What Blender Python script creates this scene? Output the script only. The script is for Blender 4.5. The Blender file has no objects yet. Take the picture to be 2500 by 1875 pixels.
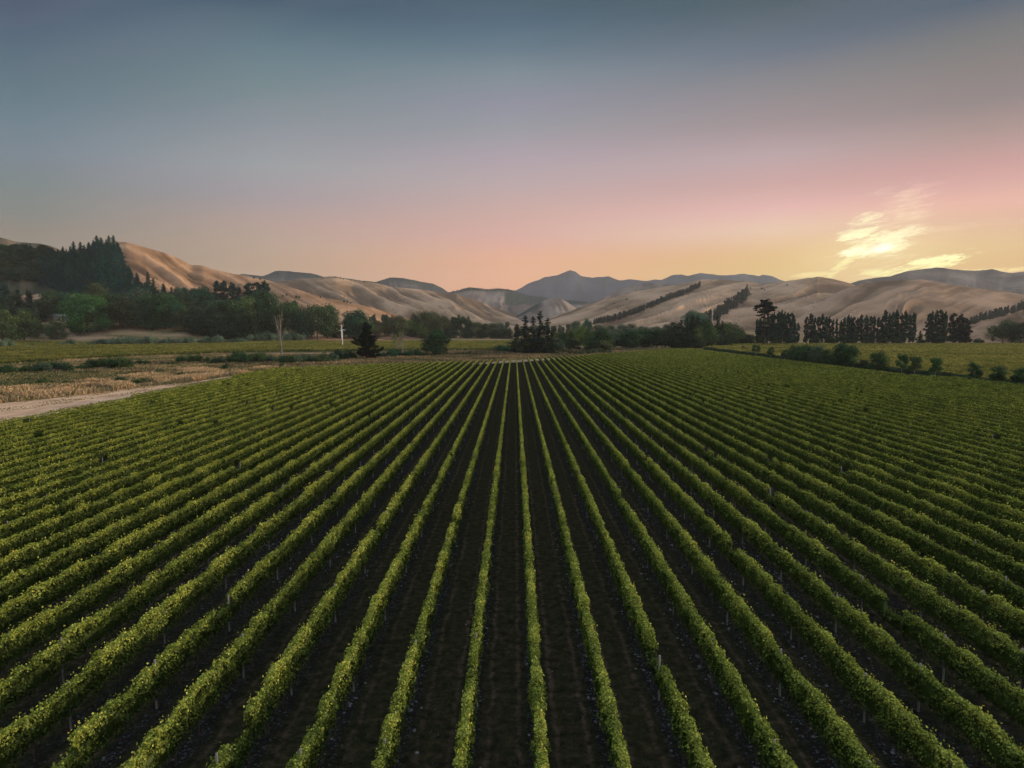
import bpy, math, random
import numpy as np
from mathutils import Vector, Matrix, noise as mnoise
from mathutils.bvhtree import BVHTree
SC = bpy.context.scene
COL = SC.collection
R = math.radians
rng = np.random.default_rng(7)
random.seed(7)

# ------------------------------------------------------------------ camera
F = 1736.0; CX = 1250.0; CY = 937.5; HOR = 797.0; VPX = 1256.0
CAMZ = 15.1
cam = bpy.data.cameras.new('camera'); camo = bpy.data.objects.new('camera', cam); COL.objects.link(camo)
cam.sensor_width = 36; cam.lens = F/2500*36; cam.clip_start = 0.5; cam.clip_end = 40000
pitch = math.atan((CY-HOR)/F); yaw = math.atan((VPX-CX)/F)
camo.location = (0, 0, CAMZ); camo.rotation_euler = (math.pi/2-pitch, 0, yaw)
SC.camera = camo
CM = camo.rotation_euler.to_matrix()
CO = Vector((0, 0, CAMZ))
def ray(px, py):
    return CM @ Vector(((px-CX)/F, (CY-py)/F, -1.0))
def at_depth(px, py, D):
    "world point on the ray of a pixel at forward distance D (metres along +Y)"
    v = ray(px, py); return CO + v*(D/v.y)

SC.view_settings.view_transform = 'Standard'; SC.view_settings.look = 'None'
SC.view_settings.exposure = 0.3; SC.view_settings.gamma = 1.0; SC.view_settings.use_curve_mapping = False
SC.render.engine = 'CYCLES'
SC.cycles.max_bounces = 6; SC.cycles.diffuse_bounces = 3; SC.cycles.transmission_bounces = 3; SC.cycles.volume_bounces = 0
SC.cycles.use_adaptive_sampling = True

# ------------------------------------------------------------------ tagging
def tag(o, label=None, cat=None, group=None, kind=None):
    if label: o['label'] = label
    if cat: o['category'] = cat
    if group: o['group'] = group
    if kind: o['kind'] = kind
    return o
def empty(name, loc=(0, 0, 0), rz=0.0):
    o = bpy.data.objects.new(name, None); COL.objects.link(o); o.empty_display_size = 0.2
    o.location = loc; o.rotation_euler.z = rz; return o
def link(name, me, parent=None, mat=None):
    if mat is not None and len(me.materials) == 0: me.materials.append(mat)
    o = bpy.data.objects.new(name, me); COL.objects.link(o)
    if parent is not None: o.parent = parent
    return o
_ONES = 'zero one two three four five six seven eight nine ten eleven twelve thirteen fourteen fifteen sixteen seventeen eighteen nineteen'.split()
_TENS = {20:'twenty',30:'thirty',40:'forty',50:'fifty',60:'sixty',70:'seventy',80:'eighty',90:'ninety'}
_ORD = {'one':'first','two':'second','three':'third','five':'fifth','eight':'eighth','nine':'ninth','twelve':'twelfth'}
def ordinal(n):
    def card(n):
        if n < 20: return _ONES[n]
        if n < 100: return _TENS[n//10*10] + ('-'+_ONES[n % 10] if n % 10 else '')
        return 'one hundred' + (' and '+card(n % 100) if n % 100 else '')
    w = card(n); pre, last = '', w
    for sep in ('-', ' '):
        if sep in w:
            i = max(w.rfind('-'), w.rfind(' ')); pre, last = w[:i+1], w[i+1:]; break
    if last in _ORD: last = _ORD[last]
    elif last.endswith('y'): last = last[:-1]+'ieth'
    else: last = last+'th'
    return pre+last

# ------------------------------------------------------------------ mesh helpers
def quad_mesh(name, V, Q=None, rnd=None, mats=None, midx=None, smooth=False):
    V = np.asarray(V, dtype=np.float32).reshape(-1, 3)
    if Q is None: Q = np.arange(len(V), dtype=np.int32).reshape(-1, 4)
    Q = np.asarray(Q, dtype=np.int32).reshape(-1, 4)
    me = bpy.data.meshes.new(name)
    me.vertices.add(len(V)); me.vertices.foreach_set('co', V.ravel())
    me.loops.add(len(Q)*4); me.loops.foreach_set('vertex_index', Q.ravel())
    me.polygons.add(len(Q)); me.polygons.foreach_set('loop_start', np.arange(0, len(Q)*4, 4, dtype=np.int32))
    me.polygons.foreach_set('loop_total', np.full(len(Q), 4, dtype=np.int32))
    if mats:
        for m in mats: me.materials.append(m)
    if midx is not None: me.polygons.foreach_set('material_index', np.asarray(midx, dtype=np.int32))
    if smooth: me.polygons.foreach_set('use_smooth', np.ones(len(Q), dtype=bool))
    if rnd is not None:
        a = me.attributes.new('rnd', 'FLOAT', 'FACE'); a.data.foreach_set('value', np.asarray(rnd, dtype=np.float32))
    me.update(calc_edges=True); me.validate(clean_customdata=False)
    return me
def unit(a): return a/np.maximum(np.linalg.norm(a, axis=1, keepdims=True), 1e-9)
def cards(P, N, size, aspect=1.0, up=None, rg=rng):
    "kite shaped leaves: centre P, facing N, length size"
    n = len(P); N = unit(N)
    r = rg.normal(size=(n, 3)) if up is None else up + rg.normal(size=(n, 3))*0.35
    T = unit(r - N*np.sum(r*N, 1, keepdims=True)); B = np.cross(N, T)
    s = np.asarray(size, dtype=float).reshape(-1, 1)*np.ones((n, 1)); w = s*aspect
    V = np.empty((n, 4, 3)); fold = N*s*0.10
    V[:, 0] = P-T*s*0.5; V[:, 1] = P+B*w*0.42+T*s*0.06-fold; V[:, 2] = P+T*s*0.5; V[:, 3] = P-B*w*0.42+T*s*0.06-fold
    return V.reshape(-1, 3)
def tubes(paths, sides=6):
    "list of (points, radii) -> V, Q"
    V = []; Q = []
    for pts, rad in paths:
        pts = [Vector(p) for p in pts]; base = len(V)
        for i, p in enumerate(pts):
            d = (pts[min(i+1, len(pts)-1)]-pts[max(i-1, 0)]).normalized()
            a = d.orthogonal().normalized() if abs(d.z) < 0.9 else Vector((1, 0, 0)).cross(d).normalized()
            b = d.cross(a)
            for k in range(sides):
                t = 2*math.pi*k/sides; q = p+(a*math.cos(t)+b*math.sin(t))*rad[i]; V.append(q[:])
        for i in range(len(pts)-1):
            for k in range(sides):
                k2 = (k+1) % sides
                Q.append((base+i*sides+k, base+i*sides+k2, base+(i+1)*sides+k2, base+(i+1)*sides+k))
    return V, Q
def box_vq(x0, x1, y0, y1, z0, z1, base=0):
    V = [(x0,y0,z0),(x1,y0,z0),(x1,y1,z0),(x0,y1,z0),(x0,y0,z1),(x1,y0,z1),(x1,y1,z1),(x0,y1,z1)]
    Q = [(0,3,2,1),(4,5,6,7),(0,1,5,4),(1,2,6,5),(2,3,7,6),(3,0,4,7)]
    return V, [tuple(base+i for i in q) for q in Q]
def merge(*vqs):
    V = []; Q = []
    for v, q in vqs:
        b = len(V); V += list(v); Q += [tuple(b+i for i in f) for f in q]
    return V, Q
def ns(x, y, seed=0.0, sc=1.0):
    return mnoise.noise(Vector((x*sc+seed*13.7, y*sc-seed*7.3, seed*3.1)))
_T = rng.random((256, 256))
def vnoise(x, y):
    "vectorised smooth value noise in -1..1"
    x = np.asarray(x, dtype=float); y = np.asarray(y, dtype=float)
    xi = np.floor(x).astype(int); yi = np.floor(y).astype(int); fx = x-xi; fy = y-yi
    fx = fx*fx*(3-2*fx); fy = fy*fy*(3-2*fy)
    g = lambda a, b: _T[a & 255, b & 255]
    return ((g(xi, yi)*(1-fx)+g(xi+1, yi)*fx)*(1-fy)+(g(xi, yi+1)*(1-fx)+g(xi+1, yi+1)*fx)*fy)*2-1
def fbm(x, y, o=4):
    s = 0; a = 1; t = 0
    for i in range(o): s = s+a*vnoise(x*2**i+17*i, y*2**i+31*i); t += a; a *= 0.5
    return s/t
def sstep(a, b, x):
    t = np.clip((np.asarray(x, dtype=float)-a)/(b-a), 0, 1); return t*t*(3-2*t)

# ------------------------------------------------------------------ materials
def new_mat(name):
    m = bpy.data.materials.new(name); m.use_nodes = True; nt = m.node_tree; nt.nodes.clear()
    return m, nt, nt.nodes, nt.links
def ramp(nd, stops, interp='LINEAR'):
    r = nd.new('ShaderNodeValToRGB'); e = r.color_ramp; e.interpolation = interp
    while len(e.elements) < len(stops): e.elements.new(0.5)
    for i, (p, c) in enumerate(stops):
        e.elements[i].position = p; e.elements[i].color = (*c, 1)
    return r
def leaf_mat(name, stops, transl=0.3, patch=0.15, pscale=0.25, tint=False, gloss=0.012):
    m, nt, nd, lk = new_mat(name)
    at = nd.new('ShaderNodeAttribute'); at.attribute_name = 'rnd'
    geo = nd.new('ShaderNodeNewGeometry')
    nz = nd.new('ShaderNodeTexNoise'); nz.inputs['Scale'].default_value = pscale; nz.inputs['Detail'].default_value = 3
    lk.new(geo.outputs['Position'], nz.inputs['Vector'])
    ad = nd.new('ShaderNodeMath'); ad.operation = 'MULTIPLY_ADD'
    sb = nd.new('ShaderNodeMath'); sb.operation = 'SUBTRACT'; sb.inputs[1].default_value = 0.5
    lk.new(nz.outputs['Fac'], sb.inputs[0]); lk.new(sb.outputs[0], ad.inputs[0]); ad.inputs[1].default_value = patch*6
    lk.new(at.outputs['Fac'], ad.inputs[2])
    rp = ramp(nd, stops); lk.new(ad.outputs[0], rp.inputs['Fac']); col = rp.outputs['Color']
    if tint:
        oi = nd.new('ShaderNodeObjectInfo'); mx = nd.new('ShaderNodeMix'); mx.data_type = 'RGBA'; mx.blend_type = 'MULTIPLY'
        mx.inputs['Factor'].default_value = 1; lk.new(col, mx.inputs['A']); lk.new(oi.outputs['Color'], mx.inputs['B']); col = mx.outputs['Result']
    d = nd.new('ShaderNodeBsdfDiffuse'); t = nd.new('ShaderNodeBsdfTranslucent'); g = nd.new('ShaderNodeBsdfGlossy'); g.inputs['Roughness'].default_value = 0.45
    lk.new(col, d.inputs['Color']); lk.new(col, t.inputs['Color'])
    m1 = nd.new('ShaderNodeMixShader'); m1.inputs['Fac'].default_value = transl; lk.new(d.outputs[0], m1.inputs[1]); lk.new(t.outputs[0], m1.inputs[2])
    m2 = nd.new('ShaderNodeMixShader'); m2.inputs['Fac'].default_value = gloss; lk.new(m1.outputs[0], m2.inputs[1]); lk.new(g.outputs[0], m2.inputs[2])
    out = nd.new('ShaderNodeOutputMaterial'); lk.new(m2.outputs[0], out.inputs['Surface'])
    return m
def plain_mat(name, c0, c1, scale=3.0, rough=0.85, bump=0.0, tint=False, metallic=0.0, detail=5, stretch=None):
    m, nt, nd, lk = new_mat(name)
    tc = nd.new('ShaderNodeTexCoord'); v = tc.outputs['Object']
    if stretch:
        mp = nd.new('ShaderNodeMapping'); mp.inputs['Scale'].default_value = stretch; lk.new(v, mp.inputs['Vector']); v = mp.outputs['Vector']
    nz = nd.new('ShaderNodeTexNoise'); nz.inputs['Scale'].default_value = scale; nz.inputs['Detail'].default_value = detail; lk.new(v, nz.inputs['Vector'])
    rp = ramp(nd, [(0.32, c0), (0.68, c1)]); lk.new(nz.outputs['Fac'], rp.inputs['Fac'])
    b = nd.new('ShaderNodeBsdfPrincipled'); b.inputs['Roughness'].default_value = rough; b.inputs['Metallic'].default_value = metallic
    b.inputs['Specular IOR Level'].default_value = 0.2
    col = rp.outputs['Color']
    if tint:
        oi = nd.new('ShaderNodeObjectInfo'); mx = nd.new('ShaderNodeMix'); mx.data_type = 'RGBA'; mx.blend_type = 'MULTIPLY'
        mx.inputs['Factor'].default_value = 1; lk.new(col, mx.inputs['A']); lk.new(oi.outputs['Color'], mx.inputs['B']); col = mx.outputs['Result']
    lk.new(col, b.inputs['Base Color'])
    if bump:
        bp = nd.new('ShaderNodeBump'); bp.inputs['Strength'].default_value = bump; lk.new(nz.outputs['Fac'], bp.inputs['Height']); lk.new(bp.outputs[0], b.inputs['Normal'])
    out = nd.new('ShaderNodeOutputMaterial'); lk.new(b.outputs[0], out.inputs['Surface'])
    return m

M = {}
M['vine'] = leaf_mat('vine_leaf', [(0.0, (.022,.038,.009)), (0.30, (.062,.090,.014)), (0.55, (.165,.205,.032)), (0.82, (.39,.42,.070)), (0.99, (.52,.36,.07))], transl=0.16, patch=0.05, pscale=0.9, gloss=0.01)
M['vine_far'] = leaf_mat('vine_leaf_far', [(0.0, (.055,.07,.014)), (0.4, (.15,.15,.025)), (0.7, (.25,.225,.042)), (0.95, (.38,.30,.07))], transl=0.35, patch=0.16, pscale=0.03)
M['leaf'] = leaf_mat('tree_leaf', [(0.0, (.014,.031,.015)), (0.5, (.040,.080,.036)), (0.85, (.09,.14,.055)), (1.0, (.16,.17,.065))], transl=0.25, patch=0.10, pscale=0.12, tint=True)
M['needle'] = leaf_mat('conifer_needle', [(0.0, (.008,.020,.015)), (0.6, (.024,.050,.036)), (0.9, (.050,.080,.052)), (1.0, (.08,.07,.045))], transl=0.12, patch=0.08, pscale=0.12, tint=True)
M['grass'] = leaf_mat('dry_grass_blade', [(0.0, (.09,.10,.04)), (0.35, (.22,.18,.09)), (0.7, (.40,.28,.15)), (1.0, (.52,.37,.22))], transl=0.3, patch=0.20, pscale=0.06)
M['scrub'] = leaf_mat('scrub_blade', [(0.0, (.04,.05,.025)), (0.4, (.11,.10,.05)), (0.75, (.22,.16,.09)), (1.0, (.33,.22,.12))], transl=0.25, patch=0.20, pscale=0.06)
M['turf'] = leaf_mat('turf_blade', [(0.0, (.008,.010,.006)), (0.6, (.018,.021,.010)), (1.0, (.05,.04,.02))], transl=0.25, patch=0.2, pscale=0.5)
M['bark'] = plain_mat('bark', (.035,.027,.02), (.10,.08,.06), 8, bump=0.3, tint=True)
M['pale_bark'] = plain_mat('weathered_bark', (.13,.115,.10), (.27,.24,.20), 6, bump=0.2)
M['post'] = plain_mat('weathered_post', (.10,.092,.08), (.24,.22,.19), 5, stretch=(6, 6, 0.8))
M['dark_post'] = plain_mat('tarred_post', (.03,.03,.035), (.09,.08,.08), 5)
M['wire'] = plain_mat('fence_wire', (.15,.15,.15), (.25,.25,.25), 5, rough=.5, metallic=.6)
M['white'] = plain_mat('white_paint', (.55,.55,.53), (.72,.72,.70), 2, rough=.4)
M['roof'] = plain_mat('grey_roof', (.12,.125,.135), (.20,.205,.215), 1, rough=.5)
M['wall'] = plain_mat('cream_wall', (.16,.15,.13), (.22,.20,.17), 1)
M['glass'] = plain_mat('dark_glass', (.02,.025,.03), (.04,.045,.05), 1, rough=.1)
M['stone'] = plain_mat('river_stone', (.03,.032,.035), (.13,.135,.145), 9, rough=.7)

# ------------------------------------------------------------------ ground height
def H(x, y):
    x = np.asarray(x, dtype=float); y = np.asarray(y, dtype=float)
    terrace = sstep(-235, -330, x)*sstep(640, 770, y)*16.5
    left_bank = sstep(-330, -470, x)*sstep(560, 640, y)*4
    rise = sstep(700, 1500, y)*10
    bumps = fbm(x/90, y/90, 3)*0.5*sstep(260, 420, np.hypot(x, y)*0.55+np.maximum(y, 0)*0.5)
    hump = sstep(-92, -135, x)*sstep(130, 175, y)*sstep(420, 300, y)*0.5*fbm(x/14, y/14, 3)
    return terrace+left_bank+rise+bumps*0.6+hump

xs = np.unique(np.concatenate([np.linspace(-7700, -900, 26), np.linspace(-900, 900, 181), np.linspace(900, 7700, 26)]))
ys = np.unique(np.concatenate([np.linspace(-550, 0, 6), np.linspace(0, 900, 121), np.linspace(900, 7500, 50)]))
def grid_mesh(name, xs, ys, hf, mat, smooth=True):
    X, Y = np.meshgrid(xs, ys); Z = hf(X, Y); nx = len(xs); ny = len(ys)
    V = np.stack([X, Y, Z], -1).reshape(-1, 3)
    i = (np.arange(ny-1)[:, None]*nx+np.arange(nx-1)[None]).ravel()
    Q = np.stack([i, i+1, i+nx+1, i+nx], 1)
    return quad_mesh(name, V, Q, mats=[mat], smooth=smooth)

# ground material: mown/dry grassland with olive and straw patches
def ground_material():
    m, nt, nd, lk = new_mat('valley_grassland')
    geo = nd.new('ShaderNodeNewGeometry')
    n1 = nd.new('ShaderNodeTexNoise'); n1.inputs['Scale'].default_value = 0.018; n1.inputs['Detail'].default_value = 6
    n2 = nd.new('ShaderNodeTexNoise'); n2.inputs['Scale'].default_value = 0.9; n2.inputs['Detail'].default_value = 6
    mp = nd.new('ShaderNodeMapping'); mp.inputs['Scale'].default_value = (1, 2.2, 1)
    lk.new(geo.outputs['Position'], mp.inputs['Vector']); lk.new(mp.outputs[0], n1.inputs['Vector']); lk.new(geo.outputs['Position'], n2.inputs['Vector'])
    r1 = ramp(nd, [(0.36, (.085,.085,.035)), (0.5, (.20,.155,.085)), (0.62, (.31,.22,.14))]); lk.new(n1.outputs['Fac'], r1.inputs['Fac'])
    r2 = ramp(nd, [(0.3, (.55,.55,.55)), (0.7, (1.25,1.2,1.15))]); lk.new(n2.outputs['Fac'], r2.inputs['Fac'])
    mx = nd.new('ShaderNodeMix'); mx.data_type = 'RGBA'; mx.blend_type = 'MULTIPLY'; mx.inputs['Factor'].default_value = 1
    lk.new(r1.outputs[0], mx.inputs['A']); lk.new(r2.outputs[0], mx.inputs['B'])
    b = nd.new('ShaderNodeBsdfDiffuse'); lk.new(mx.outputs['Result'], b.inputs['Color'])
    o = nd.new('ShaderNodeOutputMaterial'); lk.new(b.outputs[0], o.inputs['Surface']); return m
M['ground'] = ground_material()
BV = []   # terrain BVH trees
def add_bvh(me):
    BV.append(BVHTree.FromPolygons([v.co[:] for v in me.vertices], [tuple(p.vertices) for p in me.polygons]))
gme = grid_mesh('ground', xs, ys, H, M['ground']); add_bvh(gme)
tag(link('ground', gme), kind='structure')

# vineyard floor: mown grass aisles, stony strips under the vines, wheel tracks
ROWX0 = 0.85; SP = 2.5
def floor_material():
    m, nt, nd, lk = new_mat('vineyard_floor')
    geo = nd.new('ShaderNodeNewGeometry'); sep = nd.new('ShaderNodeSeparateXYZ'); lk.new(geo.outputs['Position'], sep.inputs[0])
    def math_(op, a, b=None, c=None):
        n = nd.new('ShaderNodeMath'); n.operation = op
        for i, v in enumerate((a, b, c)):
            if v is None: continue
            if isinstance(v, (int, float)): n.inputs[i].default_value = v
            else: lk.new(v, n.inputs[i])
        return n.outputs[0]
    wob = nd.new('ShaderNodeTexNoise'); wob.inputs['Scale'].default_value = 0.7; wob.inputs['Detail'].default_value = 5; lk.new(geo.outputs['Position'], wob.inputs['Vector'])
    xw = math_('MULTIPLY_ADD', wob.outputs['Fac'], 0.5, sep.outputs['X'])
    fr = math_('FRACT', math_('DIVIDE', math_('SUBTRACT', xw, ROWX0+0.25-250*SP), SP))
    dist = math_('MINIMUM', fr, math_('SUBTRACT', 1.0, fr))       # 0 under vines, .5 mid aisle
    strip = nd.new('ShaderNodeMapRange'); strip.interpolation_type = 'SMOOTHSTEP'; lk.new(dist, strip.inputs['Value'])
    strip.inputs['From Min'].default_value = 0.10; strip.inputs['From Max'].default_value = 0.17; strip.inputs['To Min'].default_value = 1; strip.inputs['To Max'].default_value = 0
    tr = nd.new('ShaderNodeMapRange'); tr.interpolation_type = 'SMOOTHSTEP'; lk.new(math_('ABSOLUTE', math_('SUBTRACT', dist, 0.27)), tr.inputs['Value'])
    tr.inputs['From Min'].default_value = 0.0; tr.inputs['From Max'].default_value = 0.07; tr.inputs['To Min'].default_value = 0.75; tr.inputs['To Max'].default_value = 0
    vor = nd.new('ShaderNodeTexVoronoi'); vor.inputs['Scale'].default_value = 13; lk.new(geo.outputs['Position'], vor.inputs['Vector'])
    bw = nd.new('ShaderNodeSeparateColor'); lk.new(vor.outputs['Color'], bw.inputs[0])
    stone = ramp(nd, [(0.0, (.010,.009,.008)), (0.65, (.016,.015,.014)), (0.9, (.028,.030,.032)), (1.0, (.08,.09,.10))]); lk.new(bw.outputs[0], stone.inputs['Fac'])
    ng = nd.new('ShaderNodeTexNoise'); ng.inputs['Scale'].default_value = 2.2; ng.inputs['Detail'].default_value = 8; ng.inputs['Roughness'].default_value = .7; lk.new(geo.outputs['Position'], ng.inputs['Vector'])
    grass = ramp(nd, [(0.35, (.009,.010,.006)), (0.5, (.018,.019,.010)), (0.68, (.042,.033,.020))]); lk.new(ng.outputs['Fac'], grass.inputs['Fac'])
    soil = ramp(nd, [(0.38, (.020,.015,.011)), (0.62, (.085,.060,.045))]); lk.new(ng.outputs['Fac'], soil.inputs['Fac'])
    ln = nd.new('ShaderNodeTexNoise'); ln.inputs['Scale'].default_value = 0.05; ln.inputs['Detail'].default_value = 3; lk.new(geo.outputs['Position'], ln.inputs['Vector'])
    lm = nd.new('ShaderNodeMapRange'); lk.new(ln.outputs['Fac'], lm.inputs['Value']); lm.inputs['From Min'].default_value = .4; lm.inputs['From Max'].default_value = .6; lm.inputs['To Min'].default_value = .35
    def mix(f, a, b):
        n = nd.new('ShaderNodeMix'); n.data_type = 'RGBA'
        lk.new(f, n.inputs['Factor']); lk.new(a, n.inputs['A']); lk.new(b, n.inputs['B']); return n.outputs['Result']
    c = mix(math_('MULTIPLY', tr.outputs[0], lm.outputs[0]), grass.outputs[0], soil.outputs[0])
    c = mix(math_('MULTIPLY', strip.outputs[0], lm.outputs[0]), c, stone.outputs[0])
    b = nd.new('ShaderNodeBsdfDiffuse'); lk.new(c, b.inputs['Color'])
    bp = nd.new('ShaderNodeBump'); bp.inputs['Strength'].default_value = .5; bp.inputs['Distance'].default_value = .05; lk.new(vor.outputs['Distance'], bp.inputs['Height']); lk.new(bp.outputs[0], b.inputs['Normal'])
    o = nd.new('ShaderNodeOutputMaterial'); lk.new(b.outputs[0], o.inputs['Surface']); return m
M['floor'] = floor_material()
# plan outline of the main block
XL0, XR0 = -72.5, 117.0
def left_edge(y): return -72.5 - 0.045*max(0, y-100)*1.0
END_X = [-90, -78, -55, -40, -30, -18, -8, 0, 11, 18, 26, 33, 60, 85, 116, 130]; END_Y = [222, 229, 252, 262, 272, 280, 288, 297, 314, 319, 328, 338, 382, 424, 440, 444]
def row_end(x): return float(np.interp(x, END_X, END_Y))
def strip_mesh(name, pairs, z, mat, sub=6):
    "ribbon through pairs of (left point, right point) in plan, draped on the ground"
    V = []; Q = []
    for i, (a, b) in enumerate(pairs):
        for k in range(sub+1):
            x = a[0]+(b[0]-a[0])*k/sub; y = a[1]+(b[1]-a[1])*k/sub; V.append((x, y, float(H(x, y))+z))
    for i in range(len(pairs)-1):
        for k in range(sub):
            j = i*(sub+1)+k; Q.append((j, j+1, j+sub+2, j+sub+1))
    return quad_mesh(name, V, Q, mats=[mat], smooth=True)
pairs = []
for x in np.arange(-84, 118.1, 2.0):
    ya = -15 if x > -72.5 else 100+(-72.5-x)/0.045
    yb = row_end(x)+1.0
    if ya < yb: pairs.append(((x, ya), (x, yb)))
tag(link('vineyard_floor', strip_mesh('vineyard_floor', pairs, 0.03, M['floor'], 40)), kind='structure')
M['track'] = plain_mat('dry_dirt_track', (.34,.215,.13), (.58,.385,.245), .35, rough=.95, detail=10, stretch=(1, .4, 1))
pairs = []
for y in list(np.arange(-20, 231, 10)):
    xe = left_edge(y)-1.6; w = np.interp(y, [-20, 100, 139, 160, 178, 189, 215, 230], [40, 32, 25, 18, 15, 10, 7, 4])
    pairs.append(((xe-w, y), (xe, y)))
tag(link('dirt_track', strip_mesh('dirt_track', pairs, 0.04, M['track'], 8)), kind='structure')
pairs = [((x, row_end(x)+1.5), (x, row_end(x)+np.interp(x, [-88, -20, -5, 35, 60, 110], [6, 8, 22, 20, 10, 6]))) for x in np.arange(-86, 120, 4.0)]
M['headland'] = plain_mat('headland_soil', (.10,.085,.05), (.27,.20,.13), .22, rough=.95, detail=10)
tag(link('headland_track', strip_mesh('headland_track', pairs, 0.05, M['headland'], 4)), kind='structure')
M['field'] = plain_mat('green_field_floor', (.05,.055,.02), (.13,.12,.045), .12, rough=.95, detail=8)
def lowY(px): return float(np.interp(px, [-300, 0, 200, 400, 620, 850, 1050, 1320], [225, 262, 315, 362, 405, 415, 432, 445]))
pairs = []
for px in range(-300, 1330, 30):
    y0 = lowY(px); y1 = float(np.interp(px, [-300, 0, 450, 650, 1330], [560, 600, 640, 690, 800]))
    pairs.append((((px-1256)/F*y0, y0), ((px-1256)/F*y1, y1)))
tag(link('left_field', strip_mesh('left_field', pairs, 0.08, M['field'], 24)), kind='structure')
pairs = [((120.5 if y < 470 else 120.5+(y-470)*0.4, y), (y*0.85+60, y)) for y in range(120, 581, 10)]
M['field2'] = plain_mat('olive_field_floor', (.09,.085,.03), (.20,.17,.07), .06, rough=.95, detail=8)
pairs2 = [((110.0, y), (120.8, y)) for y in range(202, 440, 8)]
tag(link('boundary_strip', strip_mesh('boundary_strip', pairs2, 0.12, M['track'], 4)), kind='structure')
tag(link('right_field', strip_mesh('right_field', pairs, 0.08, M['field2'], 16)), kind='structure')

# ------------------------------------------------------------------ hills
def hill_material(name, c_dark, c_mid, c_lite, sc=0.006, bump=1.0, wood=(.035,.045,.04), strips=0.0):
    m, nt, nd, lk = new_mat(name)
    geo = nd.new('ShaderNodeNewGeometry')
    at = nd.new('ShaderNodeAttribute'); at.attribute_name = 'wood'
    gu = nd.new('ShaderNodeAttribute'); gu.attribute_name = 'gully'
    n1 = nd.new('ShaderNodeTexNoise'); n1.inputs['Scale'].default_value = sc; n1.inputs['Detail'].default_value = 9; n1.inputs['Roughness'].default_value = .62
    mp = nd.new('ShaderNodeMapping'); mp.inputs['Scale'].default_value = (1, .5, 2.5); lk.new(geo.outputs['Position'], mp.inputs['Vector']); lk.new(mp.outputs[0], n1.inputs['Vector'])
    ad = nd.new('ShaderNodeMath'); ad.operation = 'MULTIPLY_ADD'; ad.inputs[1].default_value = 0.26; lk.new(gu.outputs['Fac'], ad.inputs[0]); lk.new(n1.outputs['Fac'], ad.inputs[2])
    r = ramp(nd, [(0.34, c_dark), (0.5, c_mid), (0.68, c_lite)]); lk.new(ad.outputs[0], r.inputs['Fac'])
    # scattered scrub dots
    vo = nd.new('ShaderNodeTexNoise'); vo.inputs['Scale'].default_value = sc*9; vo.inputs['Detail'].default_value = 4; lk.new(geo.outputs['Position'], vo.inputs['Vector'])
    mr = nd.new('ShaderNodeMapRange'); lk.new(vo.outputs['Fac'], mr.inputs['Value']); mr.inputs['From Min'].default_value = .66; mr.inputs['From Max'].default_value = .72
    mr.inputs['To Max'].default_value = 0.55
    mx = nd.new('ShaderNodeMath'); mx.operation = 'MAXIMUM'; lk.new(mr.outputs[0], mx.inputs[0]); lk.new(at.outputs['Fac'], mx.inputs[1])
    mc = nd.new('ShaderNodeMix'); mc.data_type = 'RGBA'; lk.new(mx.outputs[0], mc.inputs['Factor']); lk.new(r.outputs[0], mc.inputs['A']); mc.inputs['B'].default_value = (*wood, 1)
    b = nd.new('ShaderNodeBsdfDiffuse'); lk.new(mc.outputs['Result'], b.inputs['Color'])
    bp = nd.new('ShaderNodeBump'); bp.inputs['Strength'].default_value = .9; bp.inputs['Distance'].default_value = bump*9; lk.new(n1.outputs['Fac'], bp.inputs['Height']); lk.new(bp.outputs[0], b.inputs['Normal'])
    o = nd.new('ShaderNodeOutputMaterial'); lk.new(b.outputs[0], o.inputs['Surface']); return m
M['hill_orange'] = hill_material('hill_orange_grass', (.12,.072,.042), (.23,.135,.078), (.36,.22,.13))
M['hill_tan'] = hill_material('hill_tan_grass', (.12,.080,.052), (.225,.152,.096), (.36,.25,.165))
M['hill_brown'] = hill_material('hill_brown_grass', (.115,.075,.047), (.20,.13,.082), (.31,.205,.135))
M['hill_blue'] = hill_material('hill_scrubby', (.038,.042,.050), (.070,.066,.068), (.15,.12,.10), sc=.004)
M['hill_mauve'] = hill_material('hill_mauve_grass', (.075,.062,.055), (.135,.108,.092), (.225,.182,.15), sc=.005)
M['mountain'] = hill_material('mountain_bush', (.024,.034,.050), (.036,.047,.066), (.058,.066,.084), sc=.003)
M['hill_wood'] = hill_material('hill_woodland_floor', (.03,.035,.026), (.055,.055,.036), (.12,.09,.058))
M['hill_forest'] = hill_material('hill_forested', (.02,.028,.024), (.028,.036,.03), (.04,.046,.036), sc=.01)
HB = {}
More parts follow.
